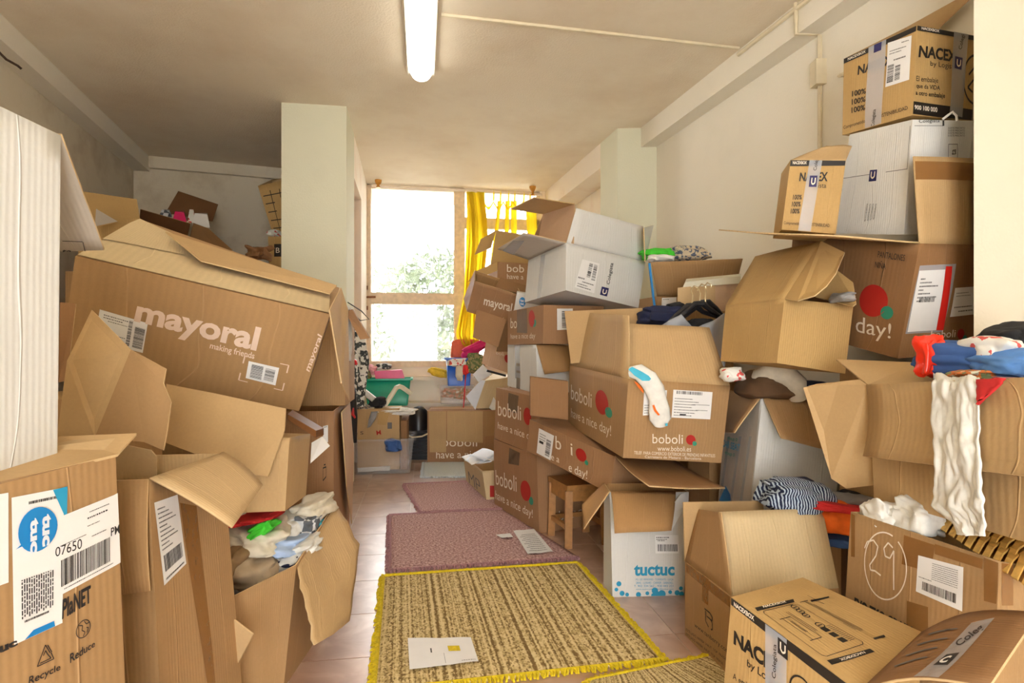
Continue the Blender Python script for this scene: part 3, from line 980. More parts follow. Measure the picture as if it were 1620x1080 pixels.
def paper(label, q, z, rows, seed, name='paper_sheet', mat='paper', extra=None):
    P = [G(x, y, z) for x, y in q]
    rn = random.Random(seed)
    V, Fc, uv = grid(lambda u, v: P[0]*(1-u)*(1-v) + P[1]*u*(1-v) + P[2]*u*v + P[3]*(1-u)*v + np.array([0, 0, .003 * noise.noise(Vector((u*3 + seed, v*3, 1))) + .003]), 8, 8)
    fm = [0] * len(Fc)
    def rect(x0, y0, x1, y1, k):
        o = len(V)
        for u, v in ((x0, y0), (x1, y0), (x1, y1), (x0, y1)):
            V.append(P[0]*(1-u)*(1-v) + P[1]*u*(1-v) + P[2]*u*v + P[3]*(1-u)*v + np.array([0, 0, .0045 + .003 * noise.noise(Vector((u*3 + seed, v*3, 1)))])); uv.append((u, v))
        Fc.append((o, o+1, o+2, o+3)); fm.append(k)
    for y, h, x0, x1 in rows:
        x = x0
        while x < x1:
            w = rn.uniform(.5, 2) * h; rect(x, y, min(x + w, x1), y + h, 1); x += w + h * .5
    for e in extra or []: rect(*e)
    o = mesh_obj(name, V, Fc, [mat, 'ink_grey', 'fringe_yellow', 'ink'], fm=fm, uv=uv)
    return tag(o, label, 'paper', 'papers lying on the rugs')
paper('large trodden white paper on the striped rug', [(648, 1060), (757, 1047), (745, 1009), (645, 1010)], .017, [(.06, .02, .76, .97)], 3,
      extra=[(.33, .45, .35, .60, 3), (.60, .45, .78, .66, 2), (.52, .05, .525, .4, 1)])
paper('printed slip of paper near the stool on the mauve rug', [(835, 877), (875, 873), (845, 837), (812, 840)], .017, [(.08 + .075*i, .022, .12 + .1*(i % 2), .85) for i in range(10)], 5)
paper('tiny torn green and white tag on the mauve rug', [(793, 851), (812, 850), (807, 844), (784, 846)], .017, [], 6)

# ================================================================== cartons
KR = ('kraft_red', 'kraft_inside_brown', 'edge_board')
KL = ('kraft_light', 'kraft_inside', 'edge_board')
KO = ('kraft_ochre', 'kraft_inside', 'edge_board')
KW = ('white_board', 'kraft_inside_brown', 'edge_board')
KK = ('kraft', 'kraft_inside', 'edge_board')
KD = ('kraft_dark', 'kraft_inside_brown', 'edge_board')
KP = ('kraft_pale', 'kraft_inside', 'edge_board')

# ---------------- right: stacks beside the aisle, from the window forwards
C = fit_box({'b0': (853, 844), 't0': (849, 721), 'b3': (782, 800), 't3': (781, 694)}, ('b0', 3.29), (.42, .62, .40), 25, zb=0)
R1 = c = Carton('cardboard_box', 'brown box with red and teal dots standing on the mauve rug, bottom of its stack', C, KR, 'closed', seed=1)
c.text('L', [(785, 766), (818, 778), (818, 753), (784, 743)], 'boboli')
c.text('L', [(784, 793), (843, 823), (843, 806), (784, 775)], 'have a nice day!')
c.dot('L', [(824, 789), (840, 795), (840, 763), (824, 757)], 'print_red'); c.dot('L', [(837, 797), (844, 800), (844, 787), (837, 784)], 'print_teal')
c.patch('packing_tape', 'L', [(805, 733), (822, 736), (823, 716), (806, 708)], 'tape_grey')
c.text('R', [(884, 824), (930, 812), (930, 798), (884, 808)], 'boboli')

C = fit_box({'b0': (851, 721), 't0': (854, 629), 'b3': (782, 693), 't3': (785, 613)}, ('b0', 3.3), (.40, .58, .31), 25)
R2 = c = Carton('cardboard_box', 'brown dotted box second from the floor in the aisle stack, grey tape over its lettering', C, KR, 'closed', seed=2)
c.text('L', [(788, 657), (825, 665), (825, 643), (788, 634)], 'boboli')
c.text('L', [(788, 681), (850, 704), (850, 687), (788, 667)], 'have a nice day!')
c.dot('L', [(829, 670), (841, 674), (841, 646), (829, 643)], 'print_red')
c.patch('packing_tape', 'L', [(803, 650), (819, 654), (821, 626), (805, 621)], 'tape_grey')

C = fit_box({'b0': (850, 629), 't0': (848, 545), 'b3': (803, 615), 't3': (803, 545), 't1': (904, 546)}, ('b0', 3.52), (.36, .5, .30), 15)
C[0:4, 2] += .02
R3 = c = Carton('white_carton', 'plain white carton with a tan flap hanging, between two dotted brown boxes', C, KW, seed=3)
c.flap('t0', 't1', (861, 592, 'n', .18), (901, 587, 'n', .18))
c.patch('packing_tape', 'L', [(815, 598), (823, 600), (823, 546), (815, 546)], 'tape_clear')
c.patch('packing_tape', 'L', [(817, 617), (823, 618), (823, 575), (817, 574)], 'tape_grey')

C = fit_box({'b0': (859, 544), 't0': (860, 482), 'b3': (803, 545), 't3': (803.5, 492.6), 't1': (955, 484)}, ('b0', 3.42), (.36, .5, .22), 12)
R4 = c = Carton('cardboard_box', 'shallow brown dotted box with a taped-over dot, under the tilted white carton', C, KR, 'closed', seed=4)
c.text('L', [(808, 519), (834, 520), (834, 500), (808, 503)], 'boboli')
c.text('L', [(808, 538), (847, 538), (847, 526), (808, 528)], 'have a nice day')
c.dot('L', [(836, 517), (846, 517), (846, 490), (836, 491)], 'print_red'); c.dot('L', [(842, 517), (848, 517), (848, 504), (842, 505)], 'print_teal')
c.patch('packing_tape', 'L', [(818, 526), (834, 527), (834, 488), (818, 490)], 'tape_grey', off=.0022)
c.label('R', [(881, 522), (906, 521), (906, 488), (881, 488)], bars=[(.3, .1, .75, .9, 14, False)], seed=4)

C = fit_box({'b0': (895, 459), 't0': (896, 384), 'b3': (830, 478), 't3': (836, 411), 'b1': (1010, 487), 't1': (1021, 414)}, ('b0', 3.3), (.43, .42, .27), 12, tilt=15)
R5 = c = Carton('white_carton', 'large white carton tilted on top of the aisle stack, flaps open', C, KW, seed=5)
c.flap('t3', 't0', (787, 394, 'n', .22), (828, 369, 'n', .24), mats=('grey_board', 'kraft_inside', 'edge_board'))
on_flap(c, [(795, 396), (812, 403), (830, 380), (812, 380)], None, 'tape_clear', 'packing_tape')
c.flap('t0', 't1', (912, 329, 'f', .20), (1018, 358, 'f', .20))
panel('flap', [(1021, 414, 3.38), (1034, 356, 3.6), (1019, 360, 3.36)], KW, c.root)
panel('flap', [(852, 376, 3.62), (907, 385, 3.33), (909, 323, 3.4), (859, 338, 3.66)], ('kraft_pinkish', 'kraft_light', 'edge_board'), c.root)
panel('flap', [(860, 339, 3.66), (909, 323, 3.4), (845, 313, 3.3), (808, 331, 3.52)], ('kraft_light', 'kraft_inside', 'edge_board'), c.root)
panel('flap', [(843, 378, 3.7), (853, 374, 3.63), (859, 340, 3.67)], KD, c.root)
c.label('R', [(909, 454), (940, 464), (948, 417), (921, 410)], rows=[(.06, .03, .1, .8), (.14, .03, .1, .6), (.24, .03, .3, .9), (.34, .05, .05, .4)], bars=[(.45, .45, .65, .95, 16, False), (.72, .4, .92, .95, 16, False)], seed=5)
c.patch('printed_logo', 'R', [(949, 466), (960, 469), (963, 456), (952, 453)], 'print_navy', n=2)
c.strokes('R', [(949, 466), (960, 469), (963, 456), (952, 453)], [[(.3, .75), (.3, .35), (.5, .22), (.75, .35), (.75, .75)]], .14, 'print_white')
c.text('R', [(965, 451), (972, 417), (965, 415), (959, 449)], 'Colegiata', 'ink', bold=.01)
c.patch('packing_tape', 'L', [(850, 474), (856, 473), (863, 402), (856, 404)], 'tape_clear')

C = hexc0 = np.array([W(812, 500, 4.05), W(862, 506, 4.05), W(862, 500, 4.3), W(812, 496, 4.3), W(818, 462, 4.05), W(866, 470, 4.05), W(866, 468, 4.3), W(818, 460, 4.3)])
c = Carton('white_carton', 'small white carton with a round blue logo squeezed under the tilted white carton', C, KW, 'closed', seed=29)
c.dot('R', [(821, 484), (831, 486), (832, 471), (822, 469)], 'print_blue')
c.text('R', [(823, 477), (829, 478), (829, 474), (823, 473)], 'tuc', 'paper', bold=.03, off=.003); c.text('R', [(823, 482), (829, 483), (829, 479), (823, 478)], 'tuc', 'paper', bold=.03, off=.003)
C = fit_box({'b0': (738.5, 492.6), 't0': (751, 444.5), 't1': (826, 468), 'b1': (800, 512)}, ('b0', 4.35), (.36, .22, .23), 8, tilt=30)
c = Carton('cardboard_box', 'small brown box with white name print, tilted in front of the yellow curtain', C, KR, seed=6)
c.text('R', [(764, 486), (808, 497), (811, 480), (767, 468)], 'mayoral', bold=.015)
panel('flap', [(748, 533, 4.25), (788, 549, 4.25), (801, 505, 4.36), (754, 489, 4.36)], KR, c.root)
panel('flap', [(785, 556, 4.27), (806, 556, 4.6), (806, 490, 4.6), (795, 505, 4.37)], KD, c.root)
panel('flap', [(783, 455, 4.45), (791, 440, 4.5), (832, 452, 4.5), (828, 466, 4.42)], ('kraft_pinkish', 'kraft_dark', 'edge_board'), c.root)

C = fit_box({'b0': (786, 460), 't0': (788, 414), 't1': (842, 417), 'b1': (838, 466)}, ('b0', 4.72), (.28, .25, .24), 5)
c = Carton('cardboard_box', 'brown box with two flaps spread left against the yellow curtain', C, ('kraft_red', 'kraft_ochre', 'edge_board'), seed=7)
c.text('R', [(802, 430), (829, 431), (829, 419), (802, 418)], 'bob'); c.text('R', [(802, 441), (828, 442), (828, 434), (802, 433)], 'have a')
panel('flap', [(740, 446, 4.62), (787, 428, 4.72), (787, 414, 4.74), (752, 429, 4.66)], ('kraft_ochre', 'kraft_ochre', 'edge_board'), c.root)
panel('flap', [(751, 403, 4.9), (777, 392, 4.97), (785, 364, 4.98), (761, 378, 4.92)], ('kraft_ochre', 'kraft_ochre', 'edge_board'), c.root)
panel('flap', [(776, 420, 4.95), (840, 418, 4.96), (840, 373, 4.99), (785, 364, 4.99)], ('kraft_ochre', 'kraft_ochre', 'edge_board'), c.root)

B_ = [W(839, 657, 3.05), W(899, 664, 3.07), W(899, 664, 3.07) + (0, .1, 0), W(839, 657, 3.05) + (0, .1, 0)]
C = np.array(B_ + [p + (0, 0, .2) for p in B_])
c = Carton('cardboard_box', 'small dark brown box under the tan flap of the white carton', C, KD, 'closed', seed=8)

C = fit_box({'b0': (965, 781), 't0': (973, 722), 'b3': (834, 711), 't3': (838, 663)}, ('b0', 2.63), (.30, .70, .165), 20, tilt=12)
R9 = c = Carton('cardboard_box', 'long flat brown dotted box lying across the wooden stool', C, KR, 'closed', seed=9)
c.flap('t0', 't1', (1027, 771, 2.22), (1147, 774, 2.34), mats=('kraft_red', 'kraft_dark', 'edge_board'), bend=.02)
c.label('L', [(849, 716), (871, 728), (877, 689), (853, 677)], rows=[(.8, .03, .1, .5), (.7, .03, .1, .5), (.6, .03, .1, .5), (.45, .03, .1, .4)], bars=[(.58, .1, .88, .75, 16, False)], blocks=[(.12, .45, .4, .55)], seed=9)
c.text('L', [(879, 709), (888, 713), (888, 692), (879, 689)], 'b'); c.text('L', [(903, 719), (906, 721), (906, 702), (903, 701)], 'i')
c.text('L', [(872, 727), (885, 732), (885, 725), (872, 720)], 'e a'); c.text('L', [(900, 749), (929, 762), (930, 744), (900, 731)], 'e day!')
c.dot('L', [(911, 726), (928, 733), (928, 713), (911, 706)], 'print_red'); c.dot('L', [(925, 734), (931, 737), (931, 729), (925, 727)], 'print_teal')

C = fit_box({'b0': (985.5, 724), 't0': (994, 599), 'b3': (899, 671), 't3': (901, 577), 'b1': (1141, 732), 't1': (1155, 610)}, ('b0', 2.42), (.45, .78, .32), 12)
R10 = c = Carton('cardboard_box', 'big open brown dotted box with a white sock hanging over its side', C, ('kraft', 'kraft_light', 'edge_board'), seed=10)
c.flap('t3', 't0', (925, 494, 'f', .28), (994, 499, 'f', .26), mats=('kraft_light', 'kraft_light', 'edge_board'))
c.flap('t0', 't1', (996, 511, 'f', .26), (1122, 518, 'f', .27), mats=('kraft_light', 'kraft_light', 'edge_board'))
panel('flap', [(903, 575, 3.12), (1019, 560, 2.95), (1016, 487, 2.98), (893, 492, 3.2)], KL, c.root)
c.text('L', [(904, 631), (937, 645), (937, 622), (904, 608)], 'boboli')
c.text('L', [(904, 664), (967, 695), (967, 673), (904, 645)], 'have a nice day!')
c.dot('L', [(943, 651), (963, 660), (963, 622), (943, 613)], 'print_red'); c.dot('L', [(958, 658), (969, 663), (969, 646), (958, 642)], 'print_teal')
rows = [(.08 + .1 * i, .025, .05, .5 + .08 * (i % 3)) for i in range(7)]
c.label('R', [(1062, 660), (1123, 663), (1127, 620), (1065, 616)], rows=rows + [(.5, .02, .5, .95), (.3, .02, .6, .9)], bars=[(.08, .86, .75, .97, 22, True)], blocks=[(.2, .1, .36, .15)], seed=10)
c.label('R', [(1017, 657), (1052, 655), (1055, 617), (1019, 616)], rows=rows[:4], seed=11)
c.text('R', [(1032, 701), (1080, 702), (1080, 687), (1032, 686)], 'boboli'); c.dot('R', [(1085, 703), (1100, 704), (1100, 688), (1085, 687)], 'print_red'); c.dot('R', [(1095, 705), (1102, 705), (1102, 698), (1095, 697)], 'print_teal')
c.text('R', [(1040, 713), (1093, 714), (1093, 706), (1040, 705)], 'www.boboli.es')
c.text('R', [(1003, 718), (1131, 723), (1131, 718), (1003, 713)], 'TELEF. PARA COMERCIO EXTERIOR DE PRENDAS INFANTILES', name='printed_fine_print')
c.text('R', [(1020, 724), (1109, 727), (1109, 723), (1020, 720)], 'Carretera de Mataro - Barcelona', name='printed_fine_print')

C = fit_box({'b0': (969, 944), 't0': (965, 778), 'b1': (1082, 941), 't1': (1090, 778)}, ('b0', 2.455), (.31, .15, .44), 0, zb=0, sd=.05)
R11 = c = Carton('white_carton', 'open white carton with blue name print standing on the tiles by the stool', C, KW, seed=12)
h0, h1 = c.bil('R', .01, 1), c.bil('R', .83, 1)
c.flap(h0, h1, (972, 844, 'n', .19), (1062, 839, 'n', .19), bend=-.03)
c.flap('t3', 't0', (921, 800, 2.52), (925, 838, 2.42))
panel('torn_corner', [(1063, 838, 2.36), (1084, 800, 2.42), (1084, 779, 2.43), (1076, 782, 2.42), (1047, 822, 2.38)], ('white_board', 'white_board', 'edge_board'), c.root, label='torn white corner of the carton flap')
c.text('R', [(1003, 911), (1067, 910), (1067, 892), (1003, 893)], 'tuctuc', 'print_cyan', bold=.035)
for i, t in enumerate(('PG. LES VERRERIES - TORRENTE - LLIÇA', '28042 - LLINARS - CARRER - SABADELL', 'T. 902 334 562 - 930 443 221', 'www.tuctuc.com  info@tuctuc.com')):
    c.text('R', [(1006 - (i == 2) * 3, 918.5 + i * 5), (1065, 918 + i * 5), (1065, 914.5 + i * 5), (1006 - (i == 2) * 3, 915 + i * 5)], t, 'print_cyan', name='printed_fine_print')
c.label('R', [(1037, 875), (1074, 875), (1073, 846), (1036, 846)], rows=[(.85, .05, .05, .6), (.75, .04, .05, .5), (.68, .04, .1, .4)], bars=[(.08, .12, .95, .5, 24, True)], seed=12)
rr = random.Random(4)
for x, y, r in ((975, 932, 3), (984, 938, 4), (992, 940, 3), (979, 923, 4), (1010, 940, 4), (1024, 938, 3), (1036, 934, 5), (1040, 940, 5), (1047, 939, 6), (1033, 941, 3), (1060, 936, 3), (1071, 937, 4), (1077, 930, 3), (1078, 939, 4)):
    c.dot('R', Q(x - r, y - r, x + r, y + r), 'print_cyan')
c.dot('L', [(945, 862), (953, 880), (951, 835), (944, 815)], 'print_blue')

C = fit_box({'t0': (1206, 627), 't1': (1336, 640), 'b0': (1172, 940), 't3': (1150, 617)}, ('t0', 2.42), (.34, .36, .84), 0, tilt=6, zb=0)
R12 = c = Carton('white_carton', 'tall white car seat carton with brown flaps folded down', C, KW, seed=13)
c.flap('t3', 't0', (1140, 684, 'n', .17), (1163, 685, 'n', .18), mats=('white_board', 'kraft', 'edge_board'))
c.flap('t0', 't1', (1234, 694, 'n', .20), (1330, 716, 'n', .20), mats=('white_board', 'kraft', 'edge_board'))
c.patch('side_print', 'L', [(1108, 900), (1174, 935), (1203, 632), (1140, 640)], 'grey_board', n=4)
for x in (1152, 1170, 1186):
    c.patch('packing_tape', 'L', [(x - 26, 880), (x - 22, 880), (x + 4, 690), (x, 690)], 'tape_clear', off=.002)
c.text('L', [(1143, 706), (1171, 714), (1172, 703), (1144, 695)], 'CAR SEAT', 'print_cyan', bold=.02, off=.0028)
c.text('L', [(1151, 697), (1167, 700), (1168, 693), (1152, 689)], 'group 0', 'print_teal', bold=.02, off=.0028)
c.text('L', [(1147, 720), (1163, 724), (1164, 717), (1148, 712)], 'group 0', 'print_teal', bold=.02, off=.0028)
c.patch('printed_shape', 'L', [(1138, 792), (1158, 796), (1157, 782), (1149, 768)], 'print_blue', off=.0028, n=3)

C = fit_box({'b0': (1229, 574), 't0': (1241, 472), 'b3': (1140, 571), 't3': (1148, 483), 'b1': (1337, 591), 't1': (1350, 483)}, ('b0', 2.10), (.26, .27, .24), 5, tilt=8)
R13 = c = Carton('cardboard_box', 'plain ochre box with a large curled flap on top of the white carton', C, KO, seed=14)
c.flap('t3', 't0', (1194, 405, 'f', .30), (1299, 381, 'f', .30), mats=('kraft_ochre', 'kraft_ochre', 'edge_board'))
P = [c.C[4], W(1262, 475, 2.03), W(1289, 467, 1.99), W(1307, 452, 2.0), W(1322, 432, 2.03), W(1336, 399, 2.11), c.tips[1]]
panel('flap', P, ('kraft_ochre', 'kraft_ochre', 'edge_board'), c.root)
panel('flap', [(1349, 484, 2.04), (1354, 480, 2.06), (1349, 446, 2.12), (1320, 424, 2.2), (1290, 470, 2.22)], KO, c.root)

# box by the right wall with clothes in it, standing on another
C = place_box(.82, 3.32, .90, .49, .34, .43, 13.9)
R14 = c = Carton('cardboard_box', 'brown box against the right wall with a green bag on top', C, ('kraft', 'kraft', 'edge_board'), seed=15)
c.flap('t0', 't1', (1030, 415, 'n', .21), (1175, 409, 'n', .21))
c.label('R', [(1046, 487), (1070, 487), (1070, 470), (1047, 471)], bars=[(.3, .05, .9, .35, 12, True)], rows=[(.8, .05, .1, .5)], seed=15)
v, f = hexa([W(1035, 490, 3.26), W(1038, 490, 3.26), W(1037, 490, 3.31), W(1034, 490, 3.31), W(1026, 416, 3.24), W(1029, 416, 3.24), W(1028, 416, 3.29), W(1025, 416, 3.29)])
tag(mesh_obj('flat_pack_box', v, f, 'print_blue'), 'narrow blue and white flat pack standing at the left of the wall box', 'box')
Carton('cardboard_box', 'plain brown box at floor level under the wall box, mostly hidden', place_box(.83, 3.34, 0, .47, .34, .895, 13.9), KK, 'closed', seed=16)
HB = Carton('cardboard_box', 'brown box mostly hidden behind the big dotted box, carrying black hangers', place_box(.98, 2.92, 0, .42, .2, .90, 13.9), KK, 'closed', seed=17)

# the tall stack against the right wall
Carton('cardboard_box', 'brown box under the dotted wall stack, only its labelled top edge in view', place_box(1.38, 1.97, 0, .2, .36, .985, 14), KK, 'closed', seed=18)
C = fit_box({'t0': (1455, 385), 'b0': (1420, 567), 't3': (1254, 375), 'b3': (1242, 518), 't1': (1543, 387), 'b1': (1543, 557)}, ('t0', 1.93), (.27, .52, .37), 20, tilt=8)
R16 = c = Carton('cardboard_box', 'brown dotted box with a red-edged label pouch, base of the wall stack', C, ('kraft_dark', 'kraft_inside_brown', 'edge_board'), seed=19)
c.flap('t3', 't0', (1137, 365, 2.42), (1300, 374, 1.92), mats=('kraft_inside', 'kraft_inside', 'edge_board'))
c.flap('t0', 't1', (1446, 247, 'f', .29), (1543, 250, 'f', .29), mats=('kraft_light', 'kraft', 'edge_board'))
on_flap(c, [(1448, 284), (1541, 286), (1541, 258), (1447, 255)], None, 'tape_brown', 'packing_tape')
c.dot('L', Q(1361, 450, 1406, 501), 'print_red'); c.dot('L', Q(1394, 484, 1414, 505), 'print_teal')
c.text('L', [(1354, 533), (1409, 543), (1411, 512), (1356, 499)], 'day!')
c.text('L', [(1389, 407), (1432, 413), (1433, 403), (1390, 397)], 'PANTALONES', 'ink'); c.text('L', [(1385, 423), (1402, 426), (1403, 414), (1386, 411)], 'NIÑA', 'ink')
c.patch('label_pouch', 'R', [(1432, 528), (1490, 525), (1512, 417), (1455, 420)], 'tape_clear', off=.001)
c.label('R', [(1435, 525), (1480, 522), (1494, 426), (1454, 428)], rows=[(.85 - .06 * i, .022, .12, .3 + .5 * ((i * 7) % 3) / 2) for i in range(7)], bars=[(.2, .48, .75, .55, 20, True)], seed=19, off=.002)
c.patch('red_strip', 'R', [(1480, 522), (1491, 522), (1505, 421), (1495, 421)], 'red_strip', off=.0025, label='red strip along the label pouch')
c.label('R', [(1501, 501), (1541, 497), (1541, 453), (1509, 455)], rows=[(.8, .02, .1, .7), (.7, .02, .1, .8), (.3, .04, .1, .9), (.15, .04, .3, .9)], seed=20)
c.text('R', [(1471, 535), (1510, 533), (1511, 521), (1473, 523)], 'boboli'); c.dot('R', [(1513, 536), (1524, 536), (1525, 520), (1514, 520)], 'print_red'); c.dot('R', [(1521, 538), (1529, 538), (1529, 530), (1522, 530)], 'print_teal')
c.text('R', [(1480, 547), (1517, 545), (1518, 538), (1482, 540)], 'www.boboli.es')

C = fit_box({'t0': (1250.6, 253), 'b0': (1236.5, 363), 'b1': (1322, 370), 't1': (1338, 254)}, ('b0', 2.2), (.22, .2, .26), 4, tilt=10)
c = Carton('cardboard_box', 'small ochre box with black top band beside the white carton on the wall stack', C, KO, seed=21)
c.patch('printed_band', 'R', [(1249, 263), (1337, 262), (1338, 254), (1250.6, 253)], 'print_black')
c.text('R', [(1254, 260), (1276, 260), (1276, 255), (1254, 255)], 'NACEXBOX', bold=.02, off=.0024)
c.text('R', [(1264, 287), (1309, 287), (1310, 272), (1266, 273)], 'NACEX', 'print_black', bold=.03)
c.text('R', [(1294, 297), (1307, 297), (1307, 290), (1295, 290)], 'ista', 'print_black')
for i in range(3):
    c.text('R', [(1254 - i * 1.8, 316 + i * 11), (1268 - i * 1.8, 316 + i * 11), (1269 - i * 1.8, 308 + i * 11), (1255 - i * 1.8, 308 + i * 11)], '100%', 'print_black', bold=.02)
c.text('R', [(1240, 356), (1312, 361), (1312, 354), (1240, 350)], 'Comprometidos con la SOSTENIBILIDAD', 'print_black')
c.patch('packing_tape', 'R', [(1262, 366), (1282, 367), (1301, 251), (1281, 251)], 'tape_clear', off=.003)
c.patch('printed_logo', 'R', [(1279, 296), (1291, 296), (1293, 278), (1281, 278)], 'print_navy', off=.0036, n=2)
c.strokes('R', [(1279, 296), (1291, 296), (1293, 278), (1281, 278)], [[(.3, .8), (.3, .35), (.5, .22), (.75, .35), (.75, .8)]], .13, 'print_white', off=.0044)
c.text('R', [(1293, 270), (1296, 251), (1289, 251), (1286, 270)], 'Coleg', 'ink', off=.0036, bold=.01)
c.flap('t0', 't1', (1308, 229, 'f', .17), (1348, 231, 'f', .17), mats=('kraft_inside', 'kraft_ochre', 'edge_board'))

C = fit_box({'t0': (1443.6, 189), 'b0': (1430, 371), 't3': (1344, 213), 'b3': (1323, 369.5), 't1': (1541, 191)}, ('b0', 2.06), (.24, .28, .39), 16, tilt=5)
R18 = c = Carton('white_carton', 'white carton with navy logo on the wall stack, below the black-banded top box', C, ('white_board', 'white_board', 'edge_board'), 'closed', seed=22)
c.strokes('L', [(1323, 369), (1430, 371), (1443, 189), (1344, 213)], [[(.0, .565), (.99, .58)], [(.985, .58), (.985, .95)]], .006, 'ink_grey')
c.patch('printed_logo', 'L', [(1375, 287), (1387, 286), (1389, 268), (1377, 269)], 'print_navy', n=2)
c.strokes('L', [(1375, 287), (1387, 286), (1389, 268), (1377, 269)], [[(.3, .85), (.3, .4), (.5, .25), (.75, .4), (.75, .85)]], .13, 'print_white', off=.0028)
for i in range(4):
    c.text('L', [(1370 + i * 4.5, 350 - i), (1374 + i * 4.5, 322), (1371.5 + i * 4.5, 322), (1367.5 + i * 4.5, 350 - i)], 'PRECINTO DE GARANTIA', 'ink', name='printed_fine_print')
c.text('R', [(1453, 196), (1486, 195), (1486, 188), (1453, 189)], 'Colegiata', 'ink', bold=.01)
c.strokes('R', Q(1446, 187, 1492, 199), [[(0, 0), (1, 0), (1, .95)]], .06, 'ink')
for i in range(4):
    c.text('R', [(1500, 204 + i * 4), (1526, 204 + i * 4), (1526, 201 + i * 4), (1500, 201 + i * 4)], 'SI ESTE PRECINTO', 'ink', name='printed_fine_print')
c.text('R', [(1513, 245), (1513, 236), (1506, 236), (1506, 245)], 'ta', 'ink', bold=.01)
c.strokes('R', Q(1501, 228, 1515, 250), [[(0, 0), (0, 1), (1, 1), (1, 0)]], .05, 'ink_grey')
hk = [W(1491, 189, 2.0), W(1500, 182, 1.99), W(1507, 177, 1.99), W(1513, 183, 1.99), W(1514, 191, 1.99)]
v, f = tube(hk, .004, 6); tag(mesh_obj('plastic_hook', v, f, 'paper'), 'small white plastic hanger hook caught between the two top boxes', 'hook')

C = fit_box({'b0': (1443.6, 182), 't0': (1450.5, 40), 't3': (1335, 93), 'b3': (1332.5, 214), 't1': (1545, 57)}, ('b0', 2.03), (.24, .28, .31), 16, tilt=6)
R19 = c = Carton('cardboard_box', 'ochre box with black bands and clear tape at the very top of the wall stack', C, KO, seed=23)
c.patch('printed_band', 'L', [(1335, 101), (1450, 49), (1450.5, 40.5), (1335, 93.5)], 'print_black')
c.patch('printed_band', 'R', [(1450, 48), (1545, 65), (1545, 57.5), (1450.5, 40.5)], 'print_black')
c.text('L', [(1342, 96), (1370, 83), (1370, 79), (1342, 91.5)], 'NACEXBOX', bold=.02, off=.0024); c.text('R', [(1457, 47), (1485, 52), (1485, 47.5), (1457, 43)], 'NACEXBOX', bold=.02, off=.0024)
c.text('L', [(1357, 119), (1412, 101), (1412, 85), (1358, 104)], 'NACEX', 'print_black', bold=.03)
for i in range(3):
    c.text('L', [(1349 - i * .5, 153 + i * 13), (1371 - i * .5, 148 + i * 13), (1371 - i * .5, 139 + i * 13), (1349 - i * .5, 144 + i * 13)], '100%', 'print_black', bold=.02)
c.text('L', [(1335, 206), (1437, 175), (1436, 167), (1335, 199)], 'Comprometidos con la SOSTENIBILIDAD', 'print_black')
c.patch('packing_tape', 'L', [(1369, 204), (1395, 195), (1403, 61), (1375, 74)], 'tape_clear', off=.003)
c.patch('printed_logo', 'L', [(1383, 84), (1395, 79), (1396, 66), (1384, 71)], 'print_navy', off=.0036, n=2)
c.text('L', [(1386, 199), (1389, 172), (1382, 174), (1379, 201)], 'Colegiata', 'ink', off=.0036, bold=.01)
c.label('L', [(1401, 138), (1439, 126), (1443, 56), (1405, 68)], rows=[(.9, .02, .6, .9), (.78, .02, .1, .8), (.72, .02, .1, .6), (.55, .03, .3, .8)], bars=[(.05, .08, .32, .48, 18, False), (.38, .08, .6, .42, 16, False)], seed=23, off=.002)
c.text('R', [(1452, 91), (1513, 99), (1513, 80), (1454, 72)], 'NACEX', 'print_black', bold=.035)
c.text('R', [(1470, 107), (1513, 113), (1513, 101), (1470, 97)], 'by Logista', 'print_black')
c.text('R', [(1449, 131), (1483, 134), (1483, 124), (1449, 120)], 'El embalaje', 'print_black'); c.text('R', [(1449, 141), (1486, 145), (1486, 136), (1449, 132)], 'que da VIDA', 'print_black', bold=.01); c.text('R', [(1448, 152), (1494, 158), (1494, 148), (1448, 143)], 'a otro embalaje', 'print_black', bold=.015)
c.patch('printed_band', 'R', [(1442.5, 180), (1543, 193), (1543, 174), (1443.6, 160)], 'print_black')
c.text('R', [(1446, 173), (1482, 178), (1482, 170), (1446, 166)], '900 100 000', bold=.02, off=.0024)
c.patch('packing_tape', 'R', [(1501, 181), (1521, 186), (1531, 55), (1508, 50)], 'tape_clear', off=.003)
c.patch('printed_logo', 'R', [(1509, 108), (1520, 111), (1522, 92), (1510, 89)], 'print_navy', off=.0036, n=2)
c.strokes('R', [(1509, 108), (1520, 111), (1522, 92), (1510, 89)], [[(.3, .8), (.3, .35), (.5, .22), (.75, .35), (.75, .8)]], .13, 'print_white', off=.0044)
c.text('R', [(1522, 79), (1526, 56), (1519, 55), (1515, 78)], 'Colegi', 'ink', off=.0036, bold=.01)
t = [(.5 + .48 * math.cos(a), .5 + .48 * math.sin(a)) for a in np.linspace(0.9, 5.4, 20)]
c.strokes('R', Q(1523, 86, 1560, 166), [t, [(.25, .6), (.5, .75), (.45, .5), (.2, .35), (.4, .25)]], .045, 'print_black')
panel('flap', [c.C[7], c.C[6], W(1548, -14, 2.07), W(1515, -2, 2.14), W(1434, 43, 2.34)], ('kraft_light', 'kraft_inside', 'edge_board'), c.root)

